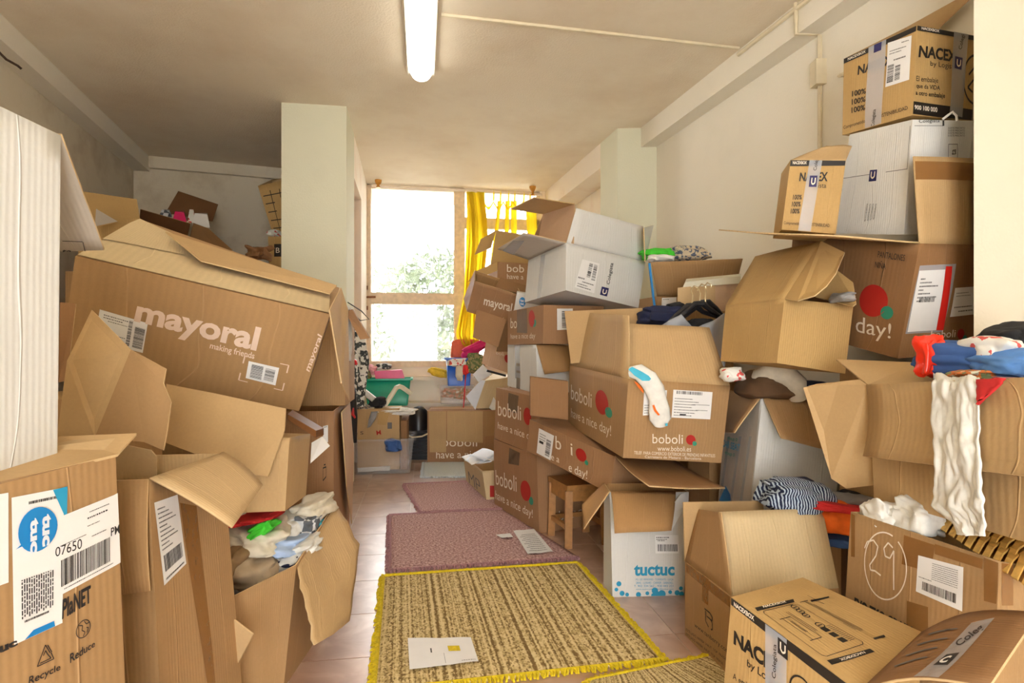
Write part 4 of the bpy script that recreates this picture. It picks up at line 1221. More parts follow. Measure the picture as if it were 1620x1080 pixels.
# front right: clothes box on top of the chalk-marked box
C = fit_box({'t3': (1373, 608), 'b3': (1383, 787), 't0': (1700, 594), 'b0': (1700, 880)}, ('t3', 1.76), (.31, .55, .34), 6, tilt=6)
R20 = c = Carton('cardboard_box', 'open tan box overflowing with blue clothes at the right edge', C, KL, seed=24)
c.flap('t3', 't0', (1368, 722, 'n', .215), (1712, 765, 'n', .22), bend=.02, mats=('kraft', 'kraft_light', 'edge_board'))
R20_fn = c.last[0]
panel('flap', [(1383, 767, 1.77), (1340, 772, 1.84), (1317, 757, 1.87), (1272, 613, 1.95), (1293, 607, 1.93), (1360, 600, 1.80), (1373, 609, 1.77)], ('kraft_light', 'kraft_light', 'edge_board'), c.root)
panel('flap', [(1373, 608, 1.77), (1480, 606, 1.60), (1452, 573, 1.86), (1323, 568, 2.0)], ('kraft_inside', 'kraft_ochre', 'edge_board'), c.root)

C = fit_box({'t0': (1582, 888), 't3': (1346, 809), 't1': (1660, 900)}, ('t0', 1.27), (.40, .40, .585), 15, zb=0)
R21 = c = Carton('cardboard_box', 'brown box with the number 29 in chalk, a wicker basket inside', C, KK, seed=25)
t = [(.55 + .45 * math.cos(a), .5 + .48 * math.sin(a)) for a in np.linspace(1.2, 7.2, 40)]
c.strokes('L', [(1362, 942), (1436, 957), (1436, 846), (1362, 833)], [t], .022, 'chalk', name='chalk_mark')
c.strokes('L', [(1362, 942), (1436, 957), (1436, 846), (1362, 833)], [[(.10, .70), (.16, .80), (.30, .84), (.40, .76), (.36, .62), (.22, .47), (.24, .40), (.34, .40), (.47, .35)], [(.72, .78), (.62, .84), (.53, .75), (.56, .64), (.66, .62), (.74, .74), (.74, .55), (.75, .18)]], .024, 'chalk', name='chalk_mark')
c.patch('packing_tape', 'L', [(1347, 880), (1353, 881), (1353, 815), (1347, 812)], 'tape_brown'); c.patch('packing_tape', 'L', [(1428, 892), (1474, 905), (1480, 862), (1431, 846)], 'tape_brown')
c.patch('packing_tape', 'L', [(1480, 876), (1555, 900), (1556, 884), (1480, 860)], 'tape_brown', off=.0018); c.patch('packing_tape', 'L', [(1557, 950), (1580, 956), (1580, 890), (1557, 882)], 'tape_brown')
c.patch('packing_tape', 'L', [(1436, 1000), (1470, 1010), (1470, 960), (1437, 950)], 'tape_brown'); c.patch('packing_tape', 'R', [(1584, 957), (1602, 957), (1602, 893), (1584, 890)], 'tape_brown')
c.label('L', [(1451, 935), (1523, 967), (1525, 897), (1454, 878)], rows=[(.88 - .05 * i, .015, .34, .9) for i in range(9)] + [(.42, .02, .05, .35)], bars=[(.14, .12, .88, .34, 26, True)], seed=25)
c.text('L', [(1352, 961), (1446, 1011), (1446, 991), (1353, 944)], 'EVO-TKO GRAIN', 'print_black', bold=.05)

Carton('cardboard_box', 'worn brown box of clothes behind the light upright flap', place_box(.80, 2.215, 0, .44, .17, .37, 0), ('kraft', 'kraft_inside_brown', 'edge_board'), seed=26)

C = fit_box({'t0': (1157, 942), 't3': (1083.6, 887), 't1': (1327, 930), 'b3': (1083.6, 1006)}, ('t0', 1.85), (.375, .285, .27), 10, zb=0)
R23 = c = Carton('cardboard_box', 'open brown box with a line logo on its side, behind the near printed box', C, ('kraft', 'kraft', 'edge_board'), seed=27)
c.flap('t3', 't0', (1105, 805, 'f', .19), (1141, 811, 'f', .26), mats=('kraft', 'kraft', 'edge_board'))
c.flap('t0', 't1', (1138, 809, 'f', .28), (1302, 804, 'f', .27), mats=('kraft_pale', 'kraft_pale', 'edge_board'))
panel('flap', [(1084, 888, 2.14), (1215, 880, 2.21), (1207, 792, 2.24), (1081, 794, 2.17)], KL, c.root)
lq = [(1116, 985), (1128, 998), (1128, 972), (1116, 962)]
c.strokes('L', lq, [[(0, 1.0), (.75, 1.0), (1, .85), (1, .62), (.3, .62)], [(.75, .62), (1, .5), (1, .1), (.8, .0)], [(.12, .9), (.12, .2), (.5, .0)]], .09, 'print_black')
c.text('L', [(1099, 993), (1154, 1037), (1154, 1027), (1099, 984)], 'www.tanberry.com', 'print_black')
c.patch('packing_tape', 'L', [(1086, 905), (1155, 960), (1156, 944), (1086, 890)], 'tape_brown'); c.patch('packing_tape', 'L', [(1112, 950), (1122, 957), (1122, 915), (1112, 908)], 'tape_brown', off=.0018)
for i, (y, x1) in enumerate(((1003, 1150), (1010, 1145))):
    c.text('L', [(1086, y - 6), (x1, y + 42), (x1, y + 38), (1086, y - 10)], 'ESTE LADO ARRIBA  HAUT  TOP  FRAGIL', 'print_black', name='printed_fine_print')

C = fit_box({'t3': (1157, 944), 't2': (1270, 913), 't1': (1462, 1001), 't0': (1362, 1096)}, ('t3', 1.5), (.28, .40, .41), 22, zb=0)
R24 = c = Carton('cardboard_box', 'ochre box with black bands at the bottom right, nearest the camera', C, KO, 'closed', seed=28, dent=.002)
c.patch('printed_band', 'L', [(1157, 956), (1335, 1096), (1362, 1096), (1157, 944.5)], 'print_black')
c.text('L', [(1162, 958), (1194, 982), (1194, 974), (1162, 951)], 'NACEXBOX', bold=.03, off=.0024)
c.text('L', [(1161, 1018), (1240, 1077), (1240, 1048), (1162, 996)], 'NACEX', 'print_black', bold=.045)
c.text('L', [(1182, 1056), (1240, 1100), (1240, 1080), (1183, 1042)], 'by Logista', 'print_black', bold=.01)
c.text('L', [(1160, 1076), (1212, 1112), (1212, 1098), (1160, 1063)], 'A embalagem', 'print_black')
c.patch('packing_tape', 'L', [(1212, 1100), (1246, 1125), (1246, 1010), (1212, 984)], 'tape_clear', off=.003)
c.patch('printed_logo', 'L', [(1232, 1031), (1248, 1044), (1248, 1020), (1232, 1006)], 'ink', off=.0036, n=2)
c.strokes('L', [(1232, 1031), (1248, 1044), (1248, 1020), (1232, 1006)], [[(.3, .85), (.3, .4), (.5, .25), (.75, .4), (.75, .85)]], .12, 'print_white', off=.0044)
c.text('L', [(1231, 1074), (1232, 1020), (1224, 1016), (1223, 1070)], 'Colegiata', 'ink', off=.0036, bold=.01)
t = [(.5 + .48 * math.cos(a), .5 + .48 * math.sin(a)) for a in np.linspace(0, 6.28, 26)]
c.strokes('L', [(1250, 1110), (1290, 1140), (1290, 1085), (1250, 1056)], [t, [(.25, .6), (.5, .75), (.45, .5), (.2, .35), (.4, .25)]], .06, 'print_black')
tq = [(1304, 1040), (1369, 1018), (1258, 955), (1205, 968)]
c.strokes('T', tq, [[(.06, 0), (.94, 0), (1, .04), (1, .96), (.94, 1), (.06, 1), (0, .96), (0, .04), (.06, 0)]], .010, 'print_black')
c.patch('printed_band', 'T', [(1198, 967), (1257, 952.6), (1255, 947.5), (1194, 961.5)], 'print_black', n=3)
c.text('T', [(1208, 962.5), (1244, 953.5), (1242, 950.5), (1206, 959)], 'NACEXBOX', bold=.02, off=.0024)
c.patch('printed_band', 'T', [(1316, 1052), (1384, 1031), (1376, 1026), (1308, 1045)], 'print_black', n=3)
c.text('T', [(1366, 1031), (1327, 1043), (1331, 1046.5), (1370, 1034)], 'NACEXBOX', bold=.02, off=.0024)
for x, y, r in ((.86, .93, .05), (.83, .83, .05), (.8, .73, .045), (.76, .5, .055)):
    t = [(x + r * 1.5 * math.cos(a), y + r * math.sin(a)) for a in np.linspace(0, 6.28, 16)]
    c.strokes('T', tq, [t, [(x - r, y), (x + r, y)]], .016, 'print_black')
for y0, y1 in ((.36, .45), (.24, .33), (.12, .21)):
    uvq = c.quad('T', tq)
    c.patch('printed_block', 'T', None, 'print_black', n=2, uvq=[uvq[0]*(1-a)*(1-b) + uvq[1]*a*(1-b) + uvq[2]*a*b + uvq[3]*(1-a)*b for a, b in ((.66, y0), (.8, y0), (.8, y1), (.66, y1))])
    c.strokes('T', tq, [[(.83, y0 + .03 * k), (.96, y0 + .03 * k)] for k in range(4)], .007, 'print_black')
c.strokes('T', tq, [[(.22, .3), (.22, .78), (.44, .78), (.44, .3), (.22, .3)], [(.5, .42), (.5, .88)], [(.55, .42), (.55, .88)], [(.30, .45), (.30, .7)], [(.34, .45), (.34, .7)], [(.15, .3), (.22, .3)], [(.15, .78), (.22, .78)]], .012, 'print_black')
c.strokes('T', tq, [[(1.25, .25), (1.25, .42)], [(1.29, .2), (1.29, .98)], [(1.33, .2), (1.33, .98)], [(1.37, .22), (1.37, .9)], [(1.15, 1.0), (1.4, 1.0)], [(1.5, 1.0), (1.6, .85), (1.6, 1.1)]], .012, 'print_black')
c.patch('printed_block', 'T', [(1384, 1012), (1401, 1007), (1398, 1004), (1381, 1009)], 'print_black', n=2)
c.patch('printed_block', 'T', [(1284, 952), (1312, 945), (1311, 943), (1282, 949)], 'print_black', n=2)
c.flap('t0', 't1', (1566, 1090, 'n', .26), (1645, 972, 'n', .28), bend=-.04, mats=('kraft_ochre', 'kraft_dark', 'edge_board'))
on_flap(c, [(1440, 1084), (1482, 1084), (1577, 982), (1540, 990)], None, 'tape_clear', 'packing_tape')
on_flap(c, [(1480, 1058), (1503, 1058), (1522, 1038), (1501, 1041)], None, 'ink', 'printed_logo', .0008)
on_flap(c, [(1486, 1055), (1500, 1055), (1512, 1043), (1500, 1045)], 'C', 'paper', 'printed_lettering', .0016, .05)
on_flap(c, [(1523, 1031), (1564, 1000), (1553, 993), (1513, 1022)], 'Coleg', 'ink', 'printed_lettering', .0008, .02)
for k in range(4):
    on_flap(c, [(1418 + 18 * k, 1060 - 17 * k), (1470 + 16 * k, 1045 - 15 * k), (1470 + 16 * k, 1043 - 15 * k), (1418 + 18 * k, 1058 - 17 * k)], None, 'ink_grey', 'printed_line')

# ---------------- left: stacks beside the aisle
def hexc(b, t):
    return np.array([np.array(x, float) for x in list(b) + list(t)])
C = hexc([(-1.2, .58, .862), (-.79, .60, .862), (-.812, 1.05, .848), (-1.2, 1.03, .848)], [(-1.2, .58, 1.42), (-.785, .60, 1.42), (-.806, 1.05, 1.426), (-1.2, 1.03, 1.42)])
L1 = c = Carton('white_carton', 'tall white carton at the far left edge of the view', C, KW, seed=31, dent=.003)
c.flap('t2', 't3', (164, 396, 1.27), (-70, 400, 1.24), mats=('grey_board', 'grey_board', 'edge_board'))
on_flap(c, [(99, 401), (114, 401), (114, 394), (99, 394)], 'ta', 'ink', 'printed_lettering', 0, .01)
on_flap(c, [(99, 381), (131, 382), (131, 381), (99, 380)], None, 'ink', 'printed_line')
on_flap(c, [(136, 402), (137, 402), (132, 382), (131, 382)], None, 'ink', 'printed_line')

C = hexc([(-1.25, .6, 0), (-.76, .6, 0), (-.70, 1.09, 0), (-1.2, 1.1, 0)], [(-1.27, .6, .846), (-.775, .6, .846), (-.733, 1.087, .848), (-1.24, 1.1, .846)])
L2 = c = Carton('cardboard_box', 'tall brown box with a blue speech bubble label at the bottom left', C, KK, 'closed', seed=32, dent=.002)
panel('flap', [W(-40, 771, .845), W(186, 718, 1.085), W(216, 685, 1.16), W(95, 690, 1.13), W(-40, 716, 1.0)], KL, c.root)
c.label('E', [(22, 1020), (98, 985), (100, 771), (17, 787)], cols=[(.15 + .047 * i, .024, .15 + .01 * (i % 3), .42) for i in range(14)], rows=[(.93, .02, .3, .95), (.12, .015, .2, .7)], seed=32, mat='paper', off=.0014, name='product_label')
c.label('E', [(-12, 930), (13, 921), (12, 779), (-12, 783)], seed=35)
c.patch('label_backing', 'E', [(100, 815), (104, 814), (105, 769), (82, 775)], 'print_cyan', off=.0022, n=2)
c.label('E', [(87, 945), (196, 886), (195, 776), (86, 820)], rows=[(.90, .012, .45, .75), (.82, .02, .42, .72), (.72, .012, .42, .6), (.62, .01, .05, .4), (.56, .012, .48, .7), (.05, .012, .1, .8)], bars=[(.06, .10, .76, .44, 34, True)], blocks=[], seed=33, off=.0024)
c.dot('E', [(26, 882), (88, 862), (88, 798), (26, 806)], 'print_blue', off=.0034)
c.patch('label_print', 'E', [(22, 869), (36, 862), (36, 852), (30, 862)], 'print_blue', off=.0034, n=2)
c.text('E', [(44, 822), (44, 876), (58, 872), (57, 817)], 'tuc', 'paper_blue', bold=.05, off=.0044)
c.text('E', [(63, 815), (63, 865), (78, 861), (77, 811)], 'tuc', 'paper_blue', bold=.05, off=.0044)
c.patch('label_print', 'E', [(38, 1012), (86, 990), (84, 982), (52, 996)], 'print_blue', off=.0022, n=3)
c.text('E', [(85, 881), (127, 867), (127, 851), (85, 866)], '07650', 'ink', off=.003); c.text('E', [(173, 848), (196, 840), (195, 825), (173, 835)], 'PMA', 'ink', bold=.01, off=.003)
c.text('E', [(97, 980), (143, 952), (142, 925), (98, 948)], 'PlaNET', 'ink', bold=.03)
c.text('E', [(-14, 1040), (28, 1020), (26, 1010), (-14, 1024)], 'tuc', 'ink', bold=.05)
c.text('E', [(110, 1049), (149, 1022), (149, 1012), (110, 1034)], 'Reduce', 'ink', bold=.012); c.text('E', [(44, 1088), (95, 1062), (95, 1049), (46, 1070)], 'Recycle', 'ink', bold=.012)
t = [(.5 + .48 * math.cos(a), .5 + .48 * math.sin(a)) for a in np.linspace(0, 6.28, 26)]
gq = [(119, 1014), (142, 1003), (142, 975), (119, 986)]
c.strokes('E', gq, [t, [(.2, .8), (.45, .7), (.4, .45), (.6, .3), (.5, .08)], [(.55, .92), (.7, .7), (.9, .72)], [(.75, .2), (.85, .45), (.7, .5)]], .05, 'ink')
gq = [(57, 1058), (86, 1044), (85, 1014), (57, 1026)]
c.strokes('E', gq, [[(.5, 1.0), (.25, .5)], [(.5, 1.0), (.75, .5)], [(.62, .95), (.85, .5)], [(.05, .1), (.95, .1)], [(.05, .1), (.25, .5)], [(.95, .1), (.8, .5)], [(.2, .2), (.8, .2), (.6, .5)], [(.38, .5), (.5, .72), (.6, .5)]], .05, 'ink')

C = hexc([(-1.13, 1.28, 0), (-.765, 1.3, 0), (-.735, 1.62, 0), (-1.12, 1.62, 0)], [(-1.16, 1.28, .745), W(236, 758, 1.3), W(352, 717, 1.62), (-1.13, 1.6, .75)])
L3 = c = Carton('cardboard_box', 'tall narrow brown box with a folded-out flap and a torn side label', C, KK, seed=33)
c.flap('t0', 't1', (60, 955, 1.275), (238, 934, 1.275), bend=-.012, mats=('kraft', 'kraft', 'edge_board'))
c.flap('t1', 't2', (365, 837, 1.36), (415, 768, 1.58), mats=('kraft', 'kraft_inside', 'edge_board'), bend=-.015)
c.label('E', [(259, 926), (294, 891), (280, 782), (243, 795)], rows=[(.9 - .055 * i, .016, .08, .4 + .4 * ((i * 5) % 4) / 3) for i in range(10)] + [(.04, .02, .1, .9)], bars=[(.1, .14, .9, .34, 26, True)], seed=34)
c.patch('packing_tape', 'E', [(325, 1080), (338, 1080), (311, 800), (284, 795)], 'tape_brown', n=8)

C = hexc([(-.80, 1.70, 0), (-.70, 1.80, 0), (-.70, 2.25, 0), (-1.1, 2.1, 0)], [W(355, 950, 1.68), W(469, 893, 1.87), W(527, 802, 2.35), (-1.1, 2.15, .42)])
L4 = c = Carton('cardboard_box', 'slumped brown box full of clothes beside the aisle on the left', C, KK, seed=34, dent=.01)
sheet('flap', [[W(470, 898, 1.87), W(500, 850, 2.1), W(531, 797, 2.36)], [W(483, 960, 1.79), W(528, 925, 1.98), W(568, 862, 2.2)], [W(496, 1021, 1.75), W(527, 1003, 1.85), W(551, 982, 1.98)]], ('kraft_light', 'kraft_light', 'edge_board'), c.root, n=(12, 12), solid=.005, rough=.01)
panel('flap', [(358, 968, 1.62), (402, 1002, 1.60), (368, 1066, 1.62), (358, 1072, 1.64)], KK, c.root)

C = fit_box({'t1': (458, 692), 'b1': (451, 808), 't2': (491, 686), 'b2': (484, 783), 'b0': (380, 811)}, ('t1', 1.95), (.36, .3, .25), 8, tilt=6)
L5 = c = Carton('cardboard_box', 'tan box resting on the slumped box, its wide flap torn along the edge', C, KL, seed=35)
panel('flap', [(262, 700, 1.93), (394, 750, 1.88), (424, 753, 1.88), (450, 680, 1.93), (452, 646, 1.96), (340, 622, 2.0), (263, 607, 2.02)], ('kraft_light', 'kraft_light', 'edge_board'), c.root)

C = hexc([(-1.5, 1.66, 0), (-1.16, 1.66, 0), (-1.16, 1.95, 0), (-1.5, 1.95, 0)], [(-1.5, 1.66, .90), (-1.16, 1.66, .90), (-1.16, 1.95, .90), (-1.5, 1.95, .90)])
L6 = c = Carton('cardboard_box', 'brown box with a large torn hanging flap left of the white name print', C, KK, seed=36)
panel('flap', [(90, 690, 1.44), (150, 691, 1.45), (207, 553, 1.49), (145, 490, 1.52), (106, 570, 1.46)], ('kraft_light', 'kraft_light', 'edge_board'), c.root)
panel('flap', [(150, 691, 1.45), (228, 699, 1.45), (258, 712, 1.44), (264, 680, 1.45), (270, 636, 1.46), (258, 606, 1.47), (262, 583, 1.48), (207, 553, 1.49)], ('kraft', 'kraft_light', 'edge_board'), c.root)
panel('flap', [(178, 742, 1.48), (247, 757, 1.48), (247, 722, 1.48), (238, 712, 1.48), (178, 700, 1.48)], KL, c.root)
panel('flap', [(92, 605, 1.58), (106, 602, 1.58), (120, 480, 1.60), (95, 478, 1.58)], KR, c.root)

C = fit_box({'t0': (119, 405), 't1': (522, 497), 'b1': (473, 650), 'b0': (95, 575), 't3': (219, 346), 't2': (537, 455)}, ('t0', 1.98), (.85, .40, .38), 12, tilt=40)
L7 = c = Carton('cardboard_box', 'long wide brown box with large white name print, leaning on the left pile', C, ('kraft', 'kraft_inside', 'edge_board'), 'closed', seed=37, dent=.006)
c.patch('flap', 'T', [(121, 404), (520, 496), (522, 462), (177, 366)], 'kraft_pale', off=.004, n=8)
c.patch('flap', 'T', [(150, 378), (318, 411), (300, 385), (221, 349)], 'kraft_pale', off=.009, n=4)
panel('flap', [W(318, 412, 2.22), W(522, 464, 2.42), W(533, 451, 2.5), W(262, 366, 2.36)], ('kraft_light', 'kraft', 'edge_board'), c.root)
c.text('R', [(209, 518), (403, 565), (414, 518), (220, 473)], 'mayoral', 'print_rose', bold=.035)
c.text('R', [(331, 553), (402, 570), (404, 557), (334, 541)], 'making friends', 'print_rose', bold=.012)
c.label('R', [(389, 597), (436, 609), (442, 581), (394, 570)], bars=[(.12, .1, .5, .9, 18, False), (.58, .15, .9, .85, 12, False)], seed=37)
c.strokes('R', [(378, 600), (447, 617), (457, 577), (388, 562)], [[(0, .3), (0, 0), (.2, 0)], [(.8, 0), (1, 0), (1, .3)], [(1, .7), (1, 1), (.8, 1)], [(.2, 1), (0, 1), (0, .7)]], .03, 'print_rose')
c.label('R', [(150, 538), (226, 558), (234, 511), (158, 489)], rows=[(.86, .025, .1, .6), (.78, .025, .1, .5), (.7, .02, .2, .6), (.3, .02, .2, .6)], bars=[(.62, .1, .7, .95, 20, False), (.76, .1, .97, .8, 20, False)], seed=38)
c.text('R', [(492, 590), (512, 533), (503, 527), (482, 583)], 'mayoral', 'print_rose', bold=.02)
panel('end_flap', [W(522, 490, 2.14), W(541, 606, 2.2), W(553, 634, 2.5), W(551, 490, 2.5), W(540, 455, 2.48)], ('kraft_light', 'kraft_pale', 'edge_board'), c.root)
Carton('cardboard_box', 'plain brown box hidden under the long leaning box', place_box(-1.85, 2.12, 0, .62, .5, .86, 8), KK, 'closed', seed=38)

Carton('cardboard_box', 'brown box wedged behind the end of the long leaning box', place_box(-1.15, 2.82, .76, .34, .36, .42, 8), KK, seed=39)
C = place_box(-.819, 2.7, 0, .6, .36, .751, 98.8)
c = Carton('cardboard_box', 'tall brown box at the far aisle end of the left pile with a pale flap', C, KR, seed=40)
panel('flap', [W(541, 652, 2.8), W(549, 770, 2.92), W(557, 828, 3.2), W(560, 712, 3.22), W(554, 636, 3.26)], ('kraft_pinkish', 'kraft', 'edge_board'), c.root)
c.label('L', [(511, 700), (519, 699), (519, 672), (511, 674)], rows=[(.9, .04, .2, .8)], seed=40)
c.strokes('L', [(511, 760), (516, 758), (516, 736), (511, 738)], [[(0, 0), (0, .9), (1, .9), (1, .2), (0, 0)], [(.3, 1.1), (.8, 1.1)]], .1, 'print_black')
panel('paper_scrap', [(491, 733, 2.2), (522, 705, 2.3), (510, 690, 2.32), (493, 700, 2.25)], ('paper', 'paper'), L5.root, t=.001)

# far left corner behind the pier
C = place_box(-2.62, 3.55, 1.50, .34, .36, .33, 10)
c = Carton('cardboard_box', 'mustard brown open box high on the far left pile', C, KO, seed=41)
panel('flap', [c.C[4], c.C[5], W(216, 315, 3.62), W(133, 303, 3.56)], ('kraft_ochre', 'kraft_ochre', 'edge_board'), c.root)
panel('flap', [W(150, 358, 3.42), W(186, 350, 3.44), W(152, 330, 3.5)], ('grey_board', 'kraft', 'edge_board'), c.root)
Carton('cardboard_box', 'plain brown box under the mustard box in the far left pile', place_box(-2.66, 3.5, .75, .42, .42, .745, 10), KK, 'closed', seed=42)
Carton('cardboard_box', 'plain brown box at floor level in the far left pile', place_box(-2.66, 3.5, 0, .44, .42, .745, 10), KK, 'closed', seed=43)
C = place_box(-2.66, 4.25, 1.50, .48, .36, .33, 14)
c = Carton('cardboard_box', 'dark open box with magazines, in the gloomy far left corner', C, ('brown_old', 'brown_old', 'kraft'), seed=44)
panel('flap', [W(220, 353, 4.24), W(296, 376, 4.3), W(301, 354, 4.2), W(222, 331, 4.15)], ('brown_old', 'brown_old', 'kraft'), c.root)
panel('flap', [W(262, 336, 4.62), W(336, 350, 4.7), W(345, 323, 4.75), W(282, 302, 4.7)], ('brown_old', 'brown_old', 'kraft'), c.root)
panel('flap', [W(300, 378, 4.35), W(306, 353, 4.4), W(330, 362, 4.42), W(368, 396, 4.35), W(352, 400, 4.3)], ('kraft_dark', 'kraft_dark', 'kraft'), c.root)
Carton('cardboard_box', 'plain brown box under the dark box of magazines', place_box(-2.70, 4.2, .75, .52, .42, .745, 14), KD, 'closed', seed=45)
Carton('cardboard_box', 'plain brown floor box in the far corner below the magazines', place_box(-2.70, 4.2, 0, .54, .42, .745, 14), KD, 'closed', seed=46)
C = hexc([W(432, 372, 4.6), W(470, 372, 4.6), W(470, 372, 4.8), W(432, 372, 4.8)], [W(408, 294, 4.55), W(470, 280, 4.55), W(470, 280, 4.8), W(430, 284, 4.8)])
c = Carton('cardboard_box', 'orange-brown slatted box peeking out at the left of the pier, upper one', C, KO, seed=47)
c.strokes('R', [(434, 372), (470, 372), (470, 290), (410, 300)], [[(.05, y), (.95, y + .03)] for y in (.15, .32, .5, .68, .85)] + [[(x, .1), (x - .03, .95)] for x in (.3, .55, .8)], .02, 'print_black')
C = hexc([W(427, 440, 4.45), W(475, 440, 4.45), W(475, 440, 4.65), W(427, 440, 4.65)], [W(424, 374, 4.45), W(475, 374, 4.45), W(475, 374, 4.65), W(424, 374, 4.65)])
c = Carton('cardboard_box', 'orange-brown box with a dark label beside the pier, lower one', C, KO, 'closed', seed=48)
c.patch('dark_label', 'R', [(434, 406), (450, 406), (450, 386), (434, 386)], 'print_black', n=2)
c.text('R', [(437, 400), (443, 400), (443, 392), (437, 392)], 'B', off=.003)
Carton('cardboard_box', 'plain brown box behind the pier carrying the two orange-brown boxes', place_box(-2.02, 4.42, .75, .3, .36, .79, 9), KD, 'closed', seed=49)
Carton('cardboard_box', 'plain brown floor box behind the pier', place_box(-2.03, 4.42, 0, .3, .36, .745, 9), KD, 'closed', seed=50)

# ================================================================== smaller things
def fabric(name, rgb, rough=0.9, var=0.1, scale=30):
    return plain(name, rgb, rough, var=var, scale=scale, bump=0.12)
def pattern(name, a, b, scale=40, kind='voronoi', thr=.5, c3=None):
    m, n, l, p = nt(name)
    tc = n.new('ShaderNodeTexCoord')
    if kind == 'voronoi':
        t = n.new('ShaderNodeTexVoronoi'); t.inputs['Scale'].default_value = scale; o = t.outputs['Color']
    elif kind == 'wave':
        t = n.new('ShaderNodeTexWave'); t.inputs['Scale'].default_value = scale; t.inputs['Distortion'].default_value = 4; o = t.outputs['Fac']
    elif kind == 'check':
        t = n.new('ShaderNodeTexChecker'); t.inputs['Scale'].default_value = scale; o = t.outputs['Fac']
    else:
        t = n.new('ShaderNodeTexNoise'); t.inputs['Scale'].default_value = scale; t.inputs['Detail'].default_value = 3; o = t.outputs['Fac']
    l.new(tc.outputs['Object'], t.inputs['Vector'])
    rp = n.new('ShaderNodeValToRGB'); rp.color_ramp.interpolation = 'CONSTANT' if kind != 'wave' else 'LINEAR'
    rp.color_ramp.elements[0].color = lin(*a); rp.color_ramp.elements[1].position = thr; rp.color_ramp.elements[1].color = lin(*b)
    rp.color_ramp.elements[0].position = 0 if kind != 'wave' else thr - .1
    if c3: e = rp.color_ramp.elements.new(min(.98, thr + .15)); e.color = lin(*c3)
    l.new(o, rp.inputs['Fac']); l.new(rp.outputs['Color'], p.inputs['Base Color']); p.inputs['Roughness'].default_value = .9
fabric('cloth_white', (232, 230, 222)); fabric('cloth_cream', (214, 204, 182)); fabric('cloth_beige', (176, 154, 124)); fabric('cloth_tan', (146, 118, 84))
fabric('cloth_navy', (34, 40, 70)); fabric('cloth_denim', (58, 92, 150)); fabric('cloth_blue', (92, 142, 210)); fabric('cloth_paleblue', (172, 192, 222)); fabric('cloth_cyan', (72, 178, 206))
fabric('cloth_green', (70, 200, 50)); fabric('cloth_red', (214, 48, 48)); fabric('cloth_orange', (240, 110, 30)); fabric('cloth_black', (34, 34, 36)); fabric('cloth_grey', (150, 148, 146))
fabric('cloth_magenta', (206, 40, 110)); fabric('cloth_yellow', (236, 196, 60)); fabric('cloth_coral', (226, 110, 80)); fabric('cloth_brown', (96, 70, 46)); fabric('cloth_pink', (236, 170, 180))
pattern('cloth_plaid', (206, 208, 210), (90, 94, 100), 30, 'check')
pattern('cloth_knit', (26, 38, 70), (190, 206, 222), 34, 'wave', .62)
pattern('cloth_camo', (236, 236, 232), (66, 70, 72), 22, 'noise', .5, (150, 154, 150))
pattern('cloth_floral', (150, 140, 96), (96, 112, 70), 30, 'noise', .48, (214, 190, 120))
pattern('cloth_fleck', (206, 190, 160), (90, 98, 116), 55, 'noise', .53)
pattern('cloth_print', (234, 232, 224), (216, 90, 84), 26, 'noise', .6, (60, 70, 120))
pattern('toys', (120, 130, 90), (210, 120, 60), 40, 'noise', .45, (226, 222, 200))
plain('plastic_teal', (36, 172, 140), .35); plain('plastic_blue', (28, 96, 200), .35); plain('plastic_black', (30, 30, 34), .35, var=.1); plain('plastic_white', (232, 230, 222), .3)
plain('plastic_pink', (230, 40, 110), .35); plain('plastic_red', (206, 30, 34), .3); plain('plastic_cream', (226, 220, 196), .35)
plain('wood_stool', (168, 118, 62), .5, var=.18, scale=40, bump=.05); plain('wicker', (236, 192, 104), .6, var=.2, scale=50); plain('steel', (200, 180, 140), .3, metal=.8)
plain('wood_dark', (112, 70, 34), .45, var=.2)
tape_mat('plastic_clear', (236, 238, 240), .14, .12); tape_mat('plastic_bag', (226, 230, 236), .45, .25); tape_mat('foil_red', (236, 50, 26), 1, .2)

def cl(label, px, py, d, wp, hp, mat, seed, dep=None, name='garment', group=None, cat='clothing', **k):
    rx, rz = wp / 2 / F * d, hp / 2 / F * d
    return cloth(name, label, W(px, py, d), (rx, dep or rx * .8, rz), mat, seed, cat, group, **k)

# ---- stool under the flat box
P = {'a': G(899, 866), 'b': G(875, 841), 'c': G(944, 850), 'd': G(921, 828)}
P['b'] = P['a'] + np.array([-.075, .21, 0]); P['c'] = P['a'] + np.array([.2, .06, 0]); P['d'] = P['b'] + np.array([.2, .06, 0])
zs = .325
st = thing('stool', sum(P.values()) / 4, 'small wooden stool under the long flat box', 'stool')
cen = sum(P.values()) / 4
for p in P.values():
    top = p + (cen - p) * .06
    t = .019
    v, f = hexa([p + (-t, -t, 0), p + (t, -t, 0), p + (t, t, 0), p + (-t, t, 0), top + (-t, -t, zs - .03), top + (t, -t, zs - .03), top + (t, t, zs - .03), top + (-t, t, zs - .03)])
    mesh_obj('leg', v, f, 'wood_stool', st)
o = [P['a'], P['c'], P['d'], P['b']]
ov = [cen + (p - cen) * 1.12 for p in o]
v, f = hexa([p + (0, 0, zs - .028) for p in ov] + [p + (0, 0, zs) for p in ov]); mesh_obj('seat', v, f, 'wood_stool', st)
